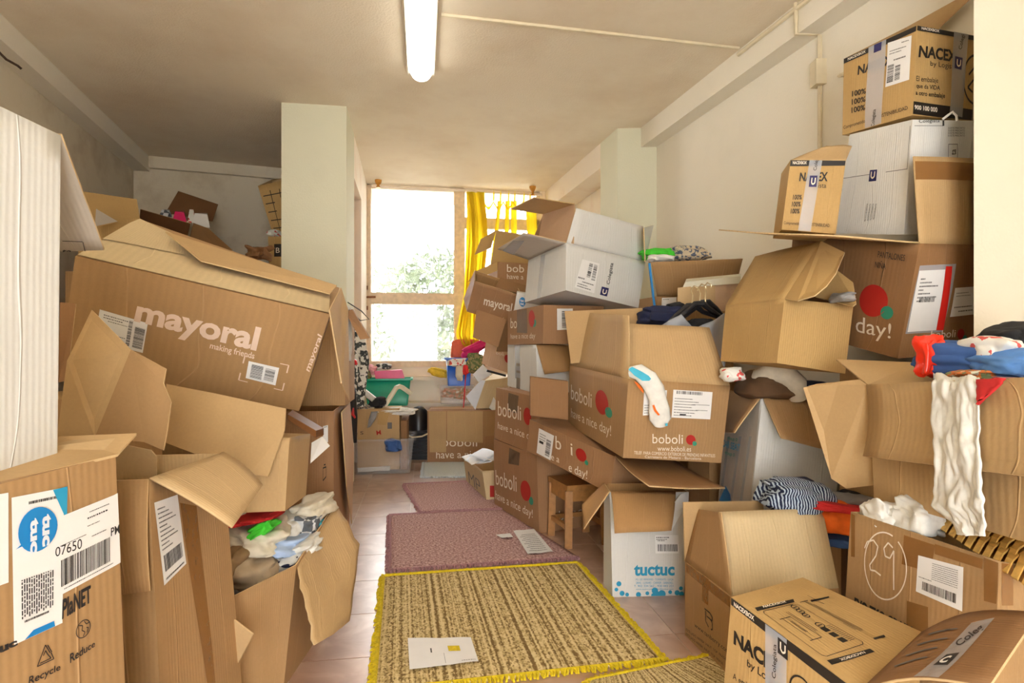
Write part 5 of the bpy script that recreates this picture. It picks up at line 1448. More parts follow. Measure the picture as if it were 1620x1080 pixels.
for i in range(4):
    a, b = o[i], o[(i + 1) % 4]
    for z0, z1, nm in ((zs - .085, zs - .03, 'apron'), (.09, .115, 'stretcher')):
        if nm == 'stretcher' and i in (0,): continue
        n_ = np.array([-(b - a)[1], (b - a)[0], 0]); n_ = n_ / np.linalg.norm(n_) * .009
        v, f = hexa([a - n_ + (0, 0, z0), b - n_ + (0, 0, z0), b + n_ + (0, 0, z0), a + n_ + (0, 0, z0), a - n_ + (0, 0, z1), b - n_ + (0, 0, z1), b + n_ + (0, 0, z1), a + n_ + (0, 0, z1)])
        mesh_obj(nm, v, f, 'wood_stool', st)

# ---- centre back: bins and boxes by the window
def bin_(name, label, x0, x1, y0, y1, z0, z1, mat, taper=.9, lip=.02, yaw=8.4, cat='bin', wall=.004):
    cx, cy = (x0 + x1) / 2, (y0 + y1) / 2
    root = thing(name, (cx, cy, z0), label, cat)
    a = math.radians(yaw); ca, sa = math.cos(a), math.sin(a)
    def ring(w, l, z, r=.12, n=6):
        out = []
        w /= 2; l /= 2; rr = r * min(w, l)
        for k, (sx, sy) in enumerate(((1, -1), (1, 1), (-1, 1), (-1, -1))):
            for i in range(n):
                t = -math.pi / 2 + k * math.pi / 2 + i / (n - 1) * math.pi / 2
                X = sx * (w - rr) + rr * math.cos(t); Y = sy * (l - rr) + rr * math.sin(t)
                out.append(np.array([cx + X*ca - Y*sa, cy + X*sa + Y*ca, z]))
        return out
    w, l = x1 - x0, y1 - y0
    rings = [ring(w*taper, l*taper, z0), ring(w, l, z1)]
    n = len(rings[0])
    V = rings[0] + rings[1]
    Fc = [tuple(range(n - 1, -1, -1))] + [(i, (i+1) % n, n + (i+1) % n, n + i) for i in range(n)]
    mesh_obj('tub', V, Fc, mat, root, smooth=40, solid=wall)
    A = ring(w, l, z1 - .012); B = ring(w + lip*2, l + lip*2, z1 - .012); D = ring(w + lip*2, l + lip*2, z1 + .004); E = ring(w, l, z1 + .004)
    V = A + B + D + E; Fc = []
    for q in range(4):
        o, o2 = q * n, ((q + 1) % 4) * n
        Fc += [(o + i, o + (i+1) % n, o2 + (i+1) % n, o2 + i) for i in range(n)]
    mesh_obj('rim', V, Fc, mat, root, smooth=40)
    return root
# clear tub with cartons in it
bin_('storage_tub', 'clear plastic tub full of cardboard on the tiles by the left pile', -1.33, -.83, 4.78, 5.16, .002, .29, 'plastic_clear', .88)
c = Carton('cardboard_box', 'small tan box standing in the clear tub, draped with clothes', place_box(-1.27, 4.83, .03, .34, .26, .50, 6), ('kraft_light', 'kraft_inside', 'edge_board'), 'closed', seed=61)
c.text('R', [(570, 687), (575, 687), (575, 682), (570, 682)], 'S', 'ink'); c.text('R', [(596, 688), (603, 687), (602, 680), (595, 681)], 'M', 'print_red', bold=.02)
c.patch('torn_flap', 'R', [(597, 671), (611, 672), (617, 650), (600, 650)], 'kraft_ochre', off=.01, n=2)
c.patch('printed_block', 'R', [(613, 678), (620, 678), (620, 668), (613, 668)], 'ink_grey', n=2)
Carton('cardboard_box', 'narrow kraft box upright in the right end of the clear tub', place_box(-.92, 4.86, .03, .05, .24, .40, 6), KD, 'closed', seed=62)
v, f = hexa([W(566, 747, 4.83), W(617, 744, 4.83), W(617, 742, 4.95), W(566, 745, 4.95), W(566, 740, 4.83), W(617, 737, 4.83), W(617, 735, 4.95), W(566, 738, 4.95)])
tag(mesh_obj('white_slab_box', v, f, 'plastic_white'), 'thin white box lying at the bottom of the clear tub', 'box')
cl('blue cloth pressed against the side of the clear tub', 622, 706, 4.80, 26, 24, 'cloth_denim', 3, .03)
cl('white and lilac shirt spread over the tub boxes', 625, 651, 4.98, 62, 12, 'cloth_white', 5, .12)
cl('black crumpled top lying on the tub boxes', 597, 637, 4.95, 26, 20, 'cloth_black', 6, .07)
cl('beige striped cloth at the left of the black top', 578, 646, 4.92, 30, 11, 'cloth_fleck', 7, .08)
sheet('garment', [[W(588, 651, 4.80), W(598, 650, 4.80)], [W(583, 664, 4.79), W(594, 662, 4.79)], [W(581, 677, 4.79), W(585, 675, 4.79)]], 'cloth_grey', None, n=(6, 10), wave=.006, freq=1, seed=2)
tag(bpy.context.scene.collection.objects[-1], 'grey sleeve hanging down over the tub box', 'clothing')
# teal bin on the ledge
bin_('storage_bin', 'teal plastic bin on the window ledge with a pink box on top', -1.40, -.97, 5.50, 5.74, .487, .74, 'plastic_teal', .86)
v, f = hexa([W(594, 600, 5.55), W(640, 598, 5.6), W(640, 597, 5.72), W(594, 599, 5.7), W(592, 587, 5.55), W(636, 585, 5.6), W(636, 584, 5.72), W(592, 586, 5.7)])
o = mesh_obj('pink_box', v, f, 'plastic_pink'); tag(o, 'flat hot pink box lying across the teal bin', 'box')
cl('pink cloth bunched at the left end of the pink box', 585, 586, 5.6, 20, 18, 'cloth_pink', 11, .08)
cl('black and white patterned cloth on top of the pink box', 607, 580, 5.66, 24, 11, 'cloth_camo', 12, .07)
cl('green and dark patterned bundle beside the red umbrella handle', 579, 594, 5.5, 14, 16, 'cloth_floral', 13, .06)
# draped black and white cloth, umbrella, pipes
sheet('patterned_cloth', [[W(556, 512, 4.9), W(566, 516, 4.9), W(573, 530, 4.95)], [W(556, 570, 4.8), W(572, 570, 4.85), W(582, 572, 4.95)], [W(556, 610, 4.75), W(570, 612, 4.8), W(579, 610, 4.9)], [W(558, 642, 4.72), W(570, 644, 4.76), W(579, 642, 4.86)]], 'cloth_camo', None, n=(16, 24), wave=.02, freq=1.6, seed=4)
tag(COL.objects[-1], 'black and white leaf-print cloth hanging behind the umbrella', 'cloth')
um = thing('umbrella', W(562, 700, 4.3), 'folded black and red umbrella with red hooked handle', 'umbrella')
hk = [W(554.5, 600, 4.3), W(554.5, 580, 4.3), W(555.5, 572, 4.3), W(559, 569, 4.3), W(562.5, 571, 4.3), W(564, 577, 4.3)]
v, f = tube(hk, .011, 8); mesh_obj('handle', v, f, 'plastic_red', um)
v, f = tube([W(554.5, 598, 4.3), W(556, 620, 4.3), W(559, 660, 4.3), W(562, 700, 4.3)], [.012, .034, .03, .012], 12); mesh_obj('canopy', v, f, 'plastic_black', um)
v, f = tube([W(555, 612, 4.26), W(558, 622, 4.26), W(557, 632, 4.262)], [.006, .015, .006], 8); mesh_obj('canopy_panel', v, f, 'plastic_red', um)
v, f = tube([W(559, 645, 4.26), W(558, 655, 4.262), W(562, 661, 4.265)], [.005, .013, .006], 8); mesh_obj('canopy_panel', v, f, 'plastic_red', um)
v, f = tube([W(559, 606, 4.95), W(592, 632, 4.9)], .026, 12); tag(mesh_obj('plastic_pipe', v, f, 'plastic_white'), 'straight white pipe leaning behind the umbrella', 'pipe')
v, f = tube([W(609, 641, 5.0), W(620, 624, 5.02), W(627, 613, 5.04), W(632, 611, 5.06), W(637, 613, 5.08), W(650, 622, 5.12)], .021, 12); tag(mesh_obj('plastic_pipe', v, f, 'plastic_cream'), 'bent cream pipe standing in front of the teal bin', 'pipe')
# hanging flap with a wire hanger on the left pile edge
v, f = hexa([W(546, 493, 2.86), W(557, 489, 2.86), W(559, 489, 3.0), W(548, 493, 3.0), W(570, 537, 2.86), W(585, 535, 2.9), W(586, 534, 3.0), W(571, 536, 3.0)])
tag(mesh_obj('cardboard_strip', v, f, 'kraft_red'), 'brown cardboard strip sticking out at the top of the left pile', 'cardboard')
v, f = tube([W(550, 478, 2.93), W(572, 492, 2.93), W(584, 505, 2.93), W(570, 507, 2.93), W(552, 490, 2.93)], .003, 6); tag(mesh_obj('wire_hanger', v, f, 'plastic_black'), 'dark wire hanger above the cardboard strip on the left pile', 'hanger')
sheet('plastic_bag', [[W(547, 485, 2.95), W(553, 487, 3.1)], [W(549, 530, 2.95), W(556, 535, 3.1)], [W(550, 570, 2.95), W(553, 575, 3.1)]], 'cloth_white', None, n=(6, 14), wave=.012, freq=1.2, seed=3)
tag(COL.objects[-1], 'white bag hanging on the aisle end of the left pile', 'bag')
# black slatted case
bc = thing('black_case', G(660, 727), 'black slatted plastic case between the clear tub and the wide brown box', 'case')
b0 = G(660, 727); hw = .092
V, Fc = prism([(b0[0] - hw, b0[1]), (b0[0] + hw, b0[1]), (b0[0] + hw, b0[1] + .2), (b0[0] - hw, b0[1] + .2)], 0, .27); mesh_obj('case_base', V, Fc, 'plastic_black', bc)
for k in range(8):
    z = .03 + k * .029
    V, Fc = prism([(b0[0] - hw - .004, b0[1] - .012), (b0[0] + hw + .004, b0[1] - .012), (b0[0] + hw + .004, b0[1] + .02), (b0[0] - hw - .004, b0[1] + .02)], z, z + .016); mesh_obj('slat', V, Fc, 'plastic_black', bc)
secs = [[np.array([b0[0] + hw * 1.05 * k * math.cos(t), b0[1] + .1 + .11 * k * math.sin(t), z]) for t in np.linspace(0, 2*math.pi, 21)[:-1]] for z, k in ((.27, 1.05), (.38, 1.0), (.44, .8), (.475, .45), (.485, .05))]
V = [p for s in secs for p in s]; Fc = [(i*20+k, i*20+(k+1) % 20, (i+1)*20+(k+1) % 20, (i+1)*20+k) for i in range(4) for k in range(20)]
mesh_obj('case_lid', V, Fc, 'plastic_black', bc, smooth=50)
v, f = tube([W(645, 688, 5.22), W(652, 692, 5.18), W(668, 690, 5.18), W(676, 686, 5.24)], .007, 8); mesh_obj('case_strap', v, f, 'conduit', bc)

# wide brown box in front of the window
C = fit_box({'b0': (676, 731), 'b1': (786, 730), 't0': (676, 650), 't1': (788, 649)}, ('b0', 5.3), (.62, .34, .46), 0, zb=0)
c = Carton('cardboard_box', 'wide brown box on the floor under the window, front flap cut into a tab', C, KR, 'closed', seed=63)
c.text('R', [(690, 725), (760, 724), (760, 712), (690, 713)], 'have a nice', 'print_white'); c.text('R', [(700, 706), (755, 706), (755, 692), (700, 692)], 'boboli', 'print_white')
c.patch('flap', 'R', [(680, 715), (706, 715), (706, 650), (678, 650)], 'kraft_light', off=.006, n=3)
c.patch('flap', 'R', [(707, 697), (764, 700), (764, 650), (707, 650)], 'kraft_light', off=.006, n=3); c.patch('flap', 'R', [(765, 690), (785, 688), (786, 650), (765, 650)], 'kraft', off=.006, n=3)
c.patch('flap', 'T', [(680, 648), (785, 647), (778, 638), (684, 639)], 'kraft_pinkish', off=.004, n=3)

# tray of papers
C = fit_box({'t0': (763, 745), 'b0': (770, 793), 't3': (733, 721), 'b3': (738, 760)}, ('b0', 3.97), (.28, .42, .2), 30, zb=0)
c = Carton('cardboard_tray', 'low printed cardboard tray of papers beside the mauve rug', C, KP, seed=64, cat='tray')
c.strokes('L', [(742, 768), (764, 786), (760, 756), (738, 738)], [[(.1, .2), (.1, .8), (.3, .5), (.5, .85), (.5, .2)], [(.65, .2), (.65, .8), (.9, .8), (.9, .5), (.65, .5)]], .06, 'ink_grey')
c.patch('red_print', 'R', [(775, 786), (785, 786), (785, 768), (775, 768)], 'print_red', n=2)
for k, (x, y, s) in enumerate(((752, 727, 1), (765, 722, 2), (775, 729, 3), (757, 733, 4), (770, 738, 5))):
    p = W(x, y, 4.12); rn = random.Random(k); a = rn.uniform(-.8, .8)
    R_ = np.array([[math.cos(a), -math.sin(a), 0], [math.sin(a), math.cos(a), 0], [0, 0, 1]])
    v, f, uv = grid(lambda u, w: p + R_ @ np.array([(u - .5) * .14, (w - .5) * .16, .012 * math.sin(3 * u + k) + .015 * k + .03 * (w - .5)]), 6, 6)
    o = mesh_obj('paper_sheet', v, f, 'paper_blue' if k % 2 else 'paper', uv=uv, smooth=60, solid=.001)
    tag(o, ['left rear', 'rear middle', 'right rear', 'left front', 'right front'][k] + ' paper lying in the low cardboard tray', 'paper', 'loose papers in the tray')

# leaning boxes beside the sill
C = hexc([W(752, 648, 5.40), W(780, 653, 5.42), W(800, 640, 5.62), W(770, 638, 5.62)], [W(767, 602, 5.38), W(802, 597, 5.42), W(806, 592, 5.62), W(780, 591, 5.62)])
C[0:4, 2] = np.maximum(C[0:4, 2], .475)
c = Carton('cardboard_box', 'tan box with a white side leaning on the wide brown box', C, KP, 'closed', seed=65)
panel('white_side', [(737, 627, 5.36), (752, 648, 5.38), (768, 602, 5.37), (761, 601, 5.37)], ('paper_blue', 'paper_blue'), c.root)
panel('flap', [(748, 592, 5.36), (757, 604, 5.36), (778, 592, 5.4), (764, 576, 5.42)], ('paper_blue', 'paper_blue'), c.root)
panel('label', [(774, 645, 5.36), (783, 652, 5.38), (789, 640, 5.4), (781, 628, 5.38)], ('paper', 'paper'), c.root)
C = hexc([W(762, 575, 4.62), W(812, 593, 4.62), W(812, 590, 4.95), W(764, 572, 4.95)], [W(769, 541, 4.60), W(812, 556, 4.60), W(812, 554, 4.95), W(770, 540, 4.95)])
c = Carton('cardboard_box', 'pale pinkish box with a pink dot wedged below the tilted name-print box', C, ('kraft_pinkish', 'kraft_inside', 'edge_board'), 'closed', seed=66)
c.dot('R', [(798, 572), (806, 575), (806, 562), (798, 560)], 'print_red'); c.text('R', [(785, 560), (797, 563), (797, 557), (785, 554)], 'boli', 'print_white')
v, f = tube([W(770, 586, 4.56), W(800, 594, 4.6)], .009, 8); tag(mesh_obj('black_rod', v, f, 'plastic_black'), 'short black rod lying on the leaning pale boxes', 'rod')
C = hexc([(.0, 4.6, 0), (.30, 4.6, 0), (.30, 4.98, 0), (.0, 4.98, 0)], [(-.02, 4.6, .80), (.28, 4.6, .78), (.28, 4.98, .78), (-.02, 4.98, .80)])
Carton('cardboard_box', 'plain brown box hidden behind the aisle stack near the window', C, KK, 'closed', seed=67)
# on the ledge at the right: clear box of toys, blue bin, chair back, cloths
bin_('toy_box', 'clear plastic box of toys on the low ledge under the blue bin', -.71, -.38, 5.66, 5.86, .487, .66, 'plastic_clear', .92)
cl('jumble of small toys inside the clear plastic box', 722, 623, 5.76, 40, 20, 'toys', 21, .07, name='toy_heap', cat='toys', fold=.5, freq=2.0)
bin_('blue_bin', 'blue plastic bin heaped with clothes beside the window', -.645, -.40, 5.66, 5.86, .665, .93, 'plastic_blue', .86)
ch = thing('child_chair', W(736, 568, 5.93), 'orange child chair back rising behind the blue bin', 'chair')
V, Fc, uv = grid(lambda u, v: W(713 + 44 * u + 2 * v, 567 - 31 * v * (1 - .15 * (2*u - 1)**4), 5.90 + .03 * math.sin(math.pi * u)), 10, 8); mesh_obj('backrest', V, Fc, 'cloth_coral', ch, solid=.012, smooth=60)
for px in (719, 752):
    v, f = tube([W(px, 566, 5.92), W(px, 597, 5.92)], .012, 8); mesh_obj('leg', v, f, 'steel', ch)
cl('magenta cloth rolled on the heap in the blue bin', 752, 552, 5.72, 46, 19, 'cloth_magenta', 22, .07, tilt=-28)
cl('mottled green and tan garment hanging out of the blue bin', 751, 577, 5.70, 32, 38, 'cloth_floral', 23, .08)
cl('white flowered cloth over the front of the blue bin', 722, 574, 5.66, 30, 16, 'cloth_print', 24, .06)
cl('beige trouser leg hanging down the blue bin', 727, 590, 5.63, 11, 34, 'cloth_cream', 25, .02)
cl('small red orange cloth in the blue bin heap', 737, 586, 5.62, 9, 18, 'cloth_red', 26, .02)
cl('yellow cloth draped on the sill beside the blue bin', 694, 590, 5.88, 30, 16, 'cloth_yellow', 27, .06, tilt=15)
v, f = tube([W(737, 592, 5.6), W(735, 620, 5.55), W(733, 648, 5.55)], .006, 6); tag(mesh_obj('cord', v, f, 'cloth_red'), 'thin red cord hanging from the blue bin', 'cord')

# ---- clothes in the slumped box on the left
LG = 'clothes in the slumped box'
cl('brown trousers in the slumped box, nearest the tall narrow box', 396, 893, 1.99, 84, 66, 'cloth_beige', 31, .14, group=LG, yaw=20, fold=.42, freq=1.3)
cl('grey brown garment at the left rim of the slumped box', 370, 893, 1.90, 46, 64, 'cloth_tan', 32, .1, group=LG, fold=.42, freq=1.3)
cl('white shirt in the middle of the slumped box heap', 408, 852, 2.02, 84, 48, 'cloth_cream', 33, .12, group=LG, yaw=15, fold=.42, freq=1.3)
cl('bright green cloth strip in the slumped box', 416, 836, 1.97, 46, 24, 'cloth_green', 34, .05, group=LG, tilt=-28, fold=.42, freq=1.3)
cl('pale grey hat-like bundle on top of the slumped box', 497, 806, 2.26, 52, 42, 'cloth_cream', 35, .1, group=LG, fold=.42, freq=1.3)
cl('grey and white plaid sleeve in the slumped box', 487, 832, 2.16, 36, 36, 'cloth_plaid', 36, .06, group=LG, fold=.42, freq=1.3)
cl('pale blue shirt across the slumped box', 455, 860, 2.06, 74, 30, 'cloth_paleblue', 37, .1, group=LG, fold=.42, freq=1.3)
cl('cyan cloth at the right rim of the slumped box', 508, 842, 2.22, 28, 38, 'cloth_cyan', 38, .06, group=LG, tilt=-35, fold=.42, freq=1.3)
cl('crumpled white baby garment at the front of the slumped box', 471, 872, 2.04, 66, 32, 'cloth_white', 39, .08, group=LG, tilt=-15, fold=.42, freq=1.3)
cl('navy cloth at the front rim of the slumped box', 452, 893, 1.99, 44, 20, 'cloth_navy', 40, .05, group=LG, tilt=-20, fold=.42, freq=1.3)
cl('red cloth edge under the tan box on the slumped box', 408, 817, 2.0, 70, 10, 'cloth_red', 41, .08, group=LG, tilt=-8, fold=.42, freq=1.3)
cl('white shirt at the back of the slumped box', 452, 828, 2.16, 60, 30, 'cloth_white', 42, .1, group=LG, fold=.42, freq=1.3)
cl('dark stuffing low in the slumped box', 440, 905, 2.06, 110, 60, 'cloth_grey', 43, .2, group=LG, fold=.42, freq=1.3)
v, f = hexa([W(455, 663, 2.02), W(500, 692, 2.0), W(512, 688, 2.1), W(463, 655, 2.12), W(455, 655, 2.02), W(500, 681, 2.0), W(512, 677, 2.1), W(463, 648, 2.12)])
tag(mesh_obj('wooden_bar', v, f, 'wood_dark'), 'dark wooden bar poking out under the long leaning box', 'wood')

# ---- magazines in the dark far corner
MG = 'magazines in the dark far box'
for k, (x, y, w, h, m, lb) in enumerate(((262, 336, 20, 9, 'cloth_plaid', 'striped magazine in the dark corner box'), (284, 341, 22, 14, 'plastic_pink', 'hot pink box in the dark corner box'), (303, 341, 14, 20, 'cloth_print', 'colourful magazine leaning in the dark corner box'), (318, 347, 28, 20, 'paper', 'white magazine at the right of the dark corner box'))):
    v, f = hexa([W(x - w/2, y + h/2, 4.42), W(x + w/2, y + h/2 + 3, 4.44), W(x + w/2, y + h/2, 4.6), W(x - w/2, y + h/2, 4.6), W(x - w/2 + 4, y - h/2, 4.44), W(x + w/2 - 4, y - h/2 + 2, 4.46), W(x + w/2 - 4, y - h/2, 4.6), W(x - w/2 + 4, y - h/2, 4.6)])
    tag(mesh_obj('magazine', v, f, m), lb, 'magazine', MG)
cl('red and white wrapped bundle between the two boxes by the pier', 436, 371, 4.5, 18, 14, 'cloth_print', 44, .06, name='bundle')
cl('dark crumpled leaves of paper behind the long box rim', 408, 402, 3.6, 30, 24, 'brown_old', 45, .06, name='crumpled_paper', cat='paper', fold=.8)

# ---- wall box: green bag and patterned bundle, hangers, cardboard stack
cl('bright green bag on top of the wall box', 1040, 404, 3.45, 46, 22, 'cloth_green', 51, .1, name='plastic_bag', cat='bag')
cl('white lump of cloth beside the green bag', 1045, 411, 3.36, 40, 14, 'cloth_white', 52, .07)
cl('beige bundle with blue flecks on top of the wall box', 1083, 404, 3.5, 76, 28, 'cloth_fleck', 53, .1)
for k in range(5):
    x = 1072 + k * 19
    v, f = hexa([W(x, 492, 2.96 + .012*k), W(x + 22, 492, 2.96 + .012*k), W(x + 22, 492, 3.0 + .012*k), W(x, 492, 3.0 + .012*k), W(x, 455 - 3*k, 2.97 + .012*k), W(x + 21, 453 - 3*k, 2.97 + .012*k), W(x + 21, 453 - 3*k, 3.0 + .012*k), W(x, 455 - 3*k, 3.0 + .012*k)])
    tag(mesh_obj('cardboard_sleeve', v, f, 'kraft_inside' if k < 3 else 'kraft_pinkish'), ['first', 'second', 'third', 'fourth', 'last'][k] + ' cardboard sleeve from the left in the row behind the hangers', 'cardboard', 'cardboard sleeves behind the hangers')
v, f = hexa([W(1080, 455, 2.97), W(1172, 448, 3.0), W(1172, 444, 3.1), W(1082, 450, 3.1), W(1084, 446, 2.97), W(1172, 437, 3.0), W(1172, 433, 3.1), W(1086, 441, 3.1)])
tag(mesh_obj('storage_cover', v, f, 'plastic_cream'), 'flat cream plastic cover resting on the cardboard sleeves', 'lid')
for k, (dx, dy, sc) in enumerate(((0, 0, 1.0), (-12, 3, .9), (9, -2, .95))):
    hg = thing('clothes_hanger', W(1108 + dx, 508, 2.84), ['middle', 'leftmost', 'rightmost'][k] + ' black clothes hanger of the bunch behind the big dotted box', 'hanger', 'black hangers in a bunch')
    m0 = [W(1070 + dx, 506 + dy, 2.82), W(1084 + dx, 494 + dy, 2.82 + .01*k), W(1100 + dx, 481 + dy, 2.83 + .01*k), W(1112 + dx, 480 + dy, 2.83 + .01*k), W(1124 + dx, 490 + dy, 2.84 + .01*k), W(1139 + dx*.3, 499 + dy, 2.86 + .01*k)]
    v, f = tube(m0, [.008, .012, .016, .016, .012, .008], 10); mesh_obj('shoulder_bar', v, f, 'plastic_black', hg)
    h0 = [W(1107 + dx, 481 + dy, 2.83), W(1108 + dx, 464 + dy, 2.83), W(1105 + dx, 455 + dy, 2.84), W(1110 + dx, 449 + dy, 2.85), W(1116 + dx, 452 + dy, 2.85), W(1116 + dx, 457 + dy, 2.85)]
    v, f = tube(h0, .0035, 6); mesh_obj('hook', v, f, 'steel', hg)
cl('black garment inside the clear bag under the hangers', 1106, 516, 2.86, 44, 24, 'cloth_black', 54, .03)
cl('navy cloth left of the hangers', 1043, 502, 2.92, 66, 34, 'cloth_navy', 55, .08)
cl('dark cloth bunched at the hanger hooks', 1068, 492, 2.93, 30, 26, 'cloth_black', 56, .05)
for lb, rows in (('clear plastic garment bag hanging below the hangers, left half', [[W(1046, 514, 2.80), W(1078, 497, 2.80), W(1098, 520, 2.78)], [W(1044, 545, 2.82), W(1075, 545, 2.80), W(1100, 545, 2.80)]]), ('clear plastic garment bag hanging below the hangers, right half', [[W(1098, 520, 2.79), W(1125, 508, 2.80), W(1149, 494, 2.82)], [W(1098, 570, 2.8), W(1126, 575, 2.8), W(1146, 580, 2.82)]])):
    sheet('garment_bag', rows, 'plastic_bag', None, n=(12, 10), wave=.008, freq=1.5, seed=6, solid=.001); tag(COL.objects[-1], lb, 'bag')

# ---- tall white carton: cushions and clothes
cl('dark brown cushion in the tall white carton', 1215, 612, 2.52, 90, 54, 'cloth_brown', 61, .14, name='cushion', cat='cushion', fold=.15)
arc = [W(1196, 616, 2.5), W(1205, 596, 2.46), W(1225, 588, 2.42), (W(1245, 592, 2.40)), W(1258, 606, 2.40), W(1262, 630, 2.42)]
v, f = tube(arc, [.035, .042, .045, .045, .045, .035], 16); tag(mesh_obj('nursing_pillow', v, f, 'cloth_cream', smooth=60), 'curved cream nursing pillow on top of the tall white carton', 'pillow')
cl('navy cloth beside the nursing pillow', 1285, 617, 2.52, 44, 28, 'cloth_navy', 62, .07)
cl('white baby garment with orange stripes between the boxes', 1158, 594, 2.42, 34, 26, 'cloth_print', 63, .05)
cl('silver grey stuffing in the ochre box', 1333, 472, 2.1, 28, 18, 'cloth_grey', 64, .05)

# ---- sock hanging over the big dotted box
so = thing('sock', W(1040, 672, 2.4), 'white baby sock with cyan patch and rainbow hanging on the big dotted box', 'sock')
path = [W(996, 588, 2.42), W(1010, 588, 2.405), W(1026, 600, 2.40), W(1036, 616, 2.40), W(1041, 632, 2.40), W(1043, 648, 2.40), W(1044, 662, 2.40), W(1044, 672, 2.41)]
v, f = tube(path, [.022, .034, .040, .040, .036, .044, .046, .026], 18)
pc = sum(path) / len(path)
v = [np.array([p[0], 2.40 + (p[1] - 2.40) * .45, p[2]]) for p in v]
mesh_obj('sock_body', v, f, 'cloth_white', so, smooth=60)
def sp(name, pts, mat):
    P_ = [W(x, y, 2.377) for x, y in pts]
    mesh_obj(name, P_, [tuple(range(len(P_)))], mat, so, solid=.002)
sp('cyan_patch', [(994, 584), (1000, 580), (1014, 587), (1026, 594), (1030, 599), (1027, 602), (1016, 602), (1004, 594)], 'cloth_cyan')
sp('rainbow_stripe', [(1032, 641), (1035, 640), (1038, 648), (1044, 656), (1041, 657), (1035, 650)], 'cloth_orange')
sp('orange_edge', [(1003, 603), (1008, 605), (1017, 615), (1018, 622), (1010, 613)], 'cloth_orange')
sp('toe_dot', [(1052, 670), (1056, 669), (1056, 673), (1053, 674)], 'cloth_cyan')

# ---- box of clothes behind the light upright flap
NG = 'clothes behind the upright flap'
cl('navy and white knitted top on the clothes heap behind the upright flap', 1255, 786, 2.16, 100, 58, 'cloth_knit', 71, .11, group=NG)
cl('navy collar on top of the knitted top', 1262, 768, 2.2, 60, 20, 'cloth_navy', 72, .08, group=NG)
cl('orange vest at the front of the clothes heap', 1322, 822, 2.10, 64, 56, 'cloth_orange', 73, .06, group=NG)
cl('red orange collar above the orange vest', 1325, 803, 2.08, 96, 16, 'cloth_red', 74, .05, group=NG, tilt=8)
cl('grey cloth behind the red collar', 1340, 794, 2.2, 70, 26, 'cloth_grey', 75, .07, group=NG)
cl('black cloth at the back of the clothes heap', 1370, 792, 2.26, 80, 40, 'cloth_black', 76, .08, group=NG)
cl('blue cloth under the orange vest', 1310, 852, 2.14, 60, 26, 'cloth_denim', 77, .06, group=NG)

# ---- clothes in the box at the right edge
BG = 'clothes in the tan box at the right edge'
cl('dark blue denim garment in the tan box', 1530, 570, 1.56, 84, 64, 'cloth_denim', 81, .12, group=BG, yaw=20)
cl('white printed shirt folded in the tan box', 1558, 560, 1.50, 54, 54, 'cloth_print', 82, .08, group=BG)
cl('black trousers at the back of the tan box', 1603, 546, 1.56, 76, 66, 'cloth_black', 83, .1, group=BG, tilt=-15)
cl('sky blue shirt at the right of the tan box', 1602, 580, 1.42, 84, 48, 'cloth_blue', 84, .1, group=BG, tilt=-8)
cl('pink cloth edge under the sky blue shirt', 1610, 603, 1.38, 60, 14, 'cloth_pink', 85, .06, group=BG)
cl('multicoloured small garment between the blue clothes', 1545, 594, 1.46, 56, 20, 'toys', 86, .06, group=BG)
cl('pale stuffing below the clothes in the tan box', 1560, 632, 1.46, 130, 44, 'cloth_cream', 87, .10, group=BG)
bag = cl('shiny red snack bag standing in the tan box', 1470, 570, 1.60, 36, 78, 'foil_red', 88, .03, name='snack_bag', cat='bag', fold=.5)
sheet('bag_label', [[W(1477, 600, 1.585), W(1486, 600, 1.585)], [W(1476, 575, 1.58), W(1487, 573, 1.58)], [W(1478, 556, 1.59), W(1486, 554, 1.59)]], 'paper_blue', bag, n=(4, 6), solid=.001)
rows = []
for y, a, b in ((596, 1481, 1550), (604, 1477, 1549), (640, 1475, 1548), (690, 1480, 1549), (730, 1482, 1552), (770, 1478, 1556), (800, 1477, 1560), (822, 1500, 1561), (846, 1515, 1562)):
    r_ = []
    for t in np.linspace(0, 1, 7):
        x = a + (b - a) * t
        d = R20_fn(*on_sheet(R20_fn, x, min(max(y, 612), 735)))[1] - .03 + (.06 if y < 600 else 0)
        r_.append(W(x, y + 2 * t, d))
    rows.append(r_)
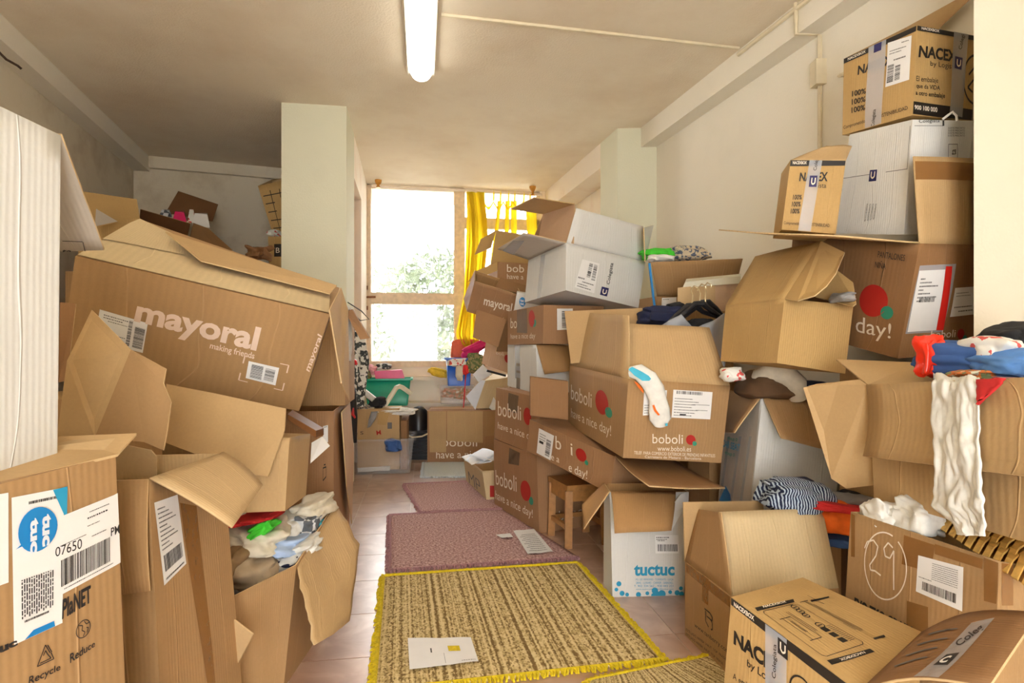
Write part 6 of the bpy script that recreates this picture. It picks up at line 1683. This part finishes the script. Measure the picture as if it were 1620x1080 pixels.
sheet('trousers', rows, 'cloth_white', None, n=(34, 60), wave=.003, freq=1.6, seed=5, rough=.012, solid=.004); tag(COL.objects[-1], 'white trouser leg hanging over the front of the tan box', 'clothing')
sheet('garment', [[W(x, y, R20_fn(*on_sheet(R20_fn, x, max(y, 612)))[1] - .03) for x, y in r_] for r_ in (((1548, 600), (1570, 599), (1592, 598)), ((1548, 622), (1562, 618), (1585, 609)), ((1548, 641), (1550, 640), (1553, 637)))], 'cloth_red', None, n=(8, 8), solid=.006, rough=.004); tag(COL.objects[-1], 'red cloth corner hanging beside the white trouser leg', 'clothing')

# ---- in the chalk-marked box: wicker basket and bags
bk = thing('wicker_basket', W(1540, 870, 1.45), 'woven wicker basket lying in the chalk-marked box', 'basket')
O_ = W(1462, 812, 1.60); Ux = W(1640, 905, 1.20) - O_; Uy = W(1560, 800, 1.72) - O_
def bp(u, v): return O_ + Ux * u + Uy * v + np.array([0, 0, .05 * math.sin(math.pi * min(1, max(0, v))) - .03 * u])
V, Fc, uv = grid(lambda u, v: bp(u, v) + (0, 0, -.012), 10, 8); mesh_obj('basket_core', V, Fc, 'wood_stool', bk, smooth=60)
for i in range(26):
    for j in range(4):
        u0 = i / 26; v0 = j / 4 + (.0 if i % 2 else .125) - .1
        s = .075 if j % 2 else -.075
        a = bp(u0, v0 + .02); b = bp(u0 + s * .55, v0 + .26)
        w = Ux / np.linalg.norm(Ux) * .0095
        m_ = (a + b) / 2 + np.array([0, 0, .007])
        V = [a - w, a + w, m_ + w, m_ - w, b + w, b - w]
        mesh_obj('cane_strip', V, [(0, 1, 2, 3), (3, 2, 4, 5)], 'wicker', bk, solid=.004)
cl('white plastic bag at the left end of the chalk-marked box', 1400, 822, 1.62, 46, 60, 'plastic_white', 91, .05, name='plastic_bag', cat='bag', fold=.6)
cl('large white bag with a label against the wicker basket', 1452, 822, 1.55, 60, 62, 'cloth_white', 92, .06, name='plastic_bag', cat='bag', fold=.5)
cl('dark cloth between the two white bags', 1425, 832, 1.6, 34, 40, 'cloth_black', 93, .05)
cl('brown cloth at the back of the chalk-marked box', 1435, 806, 1.72, 60, 30, 'cloth_tan', 94, .05)
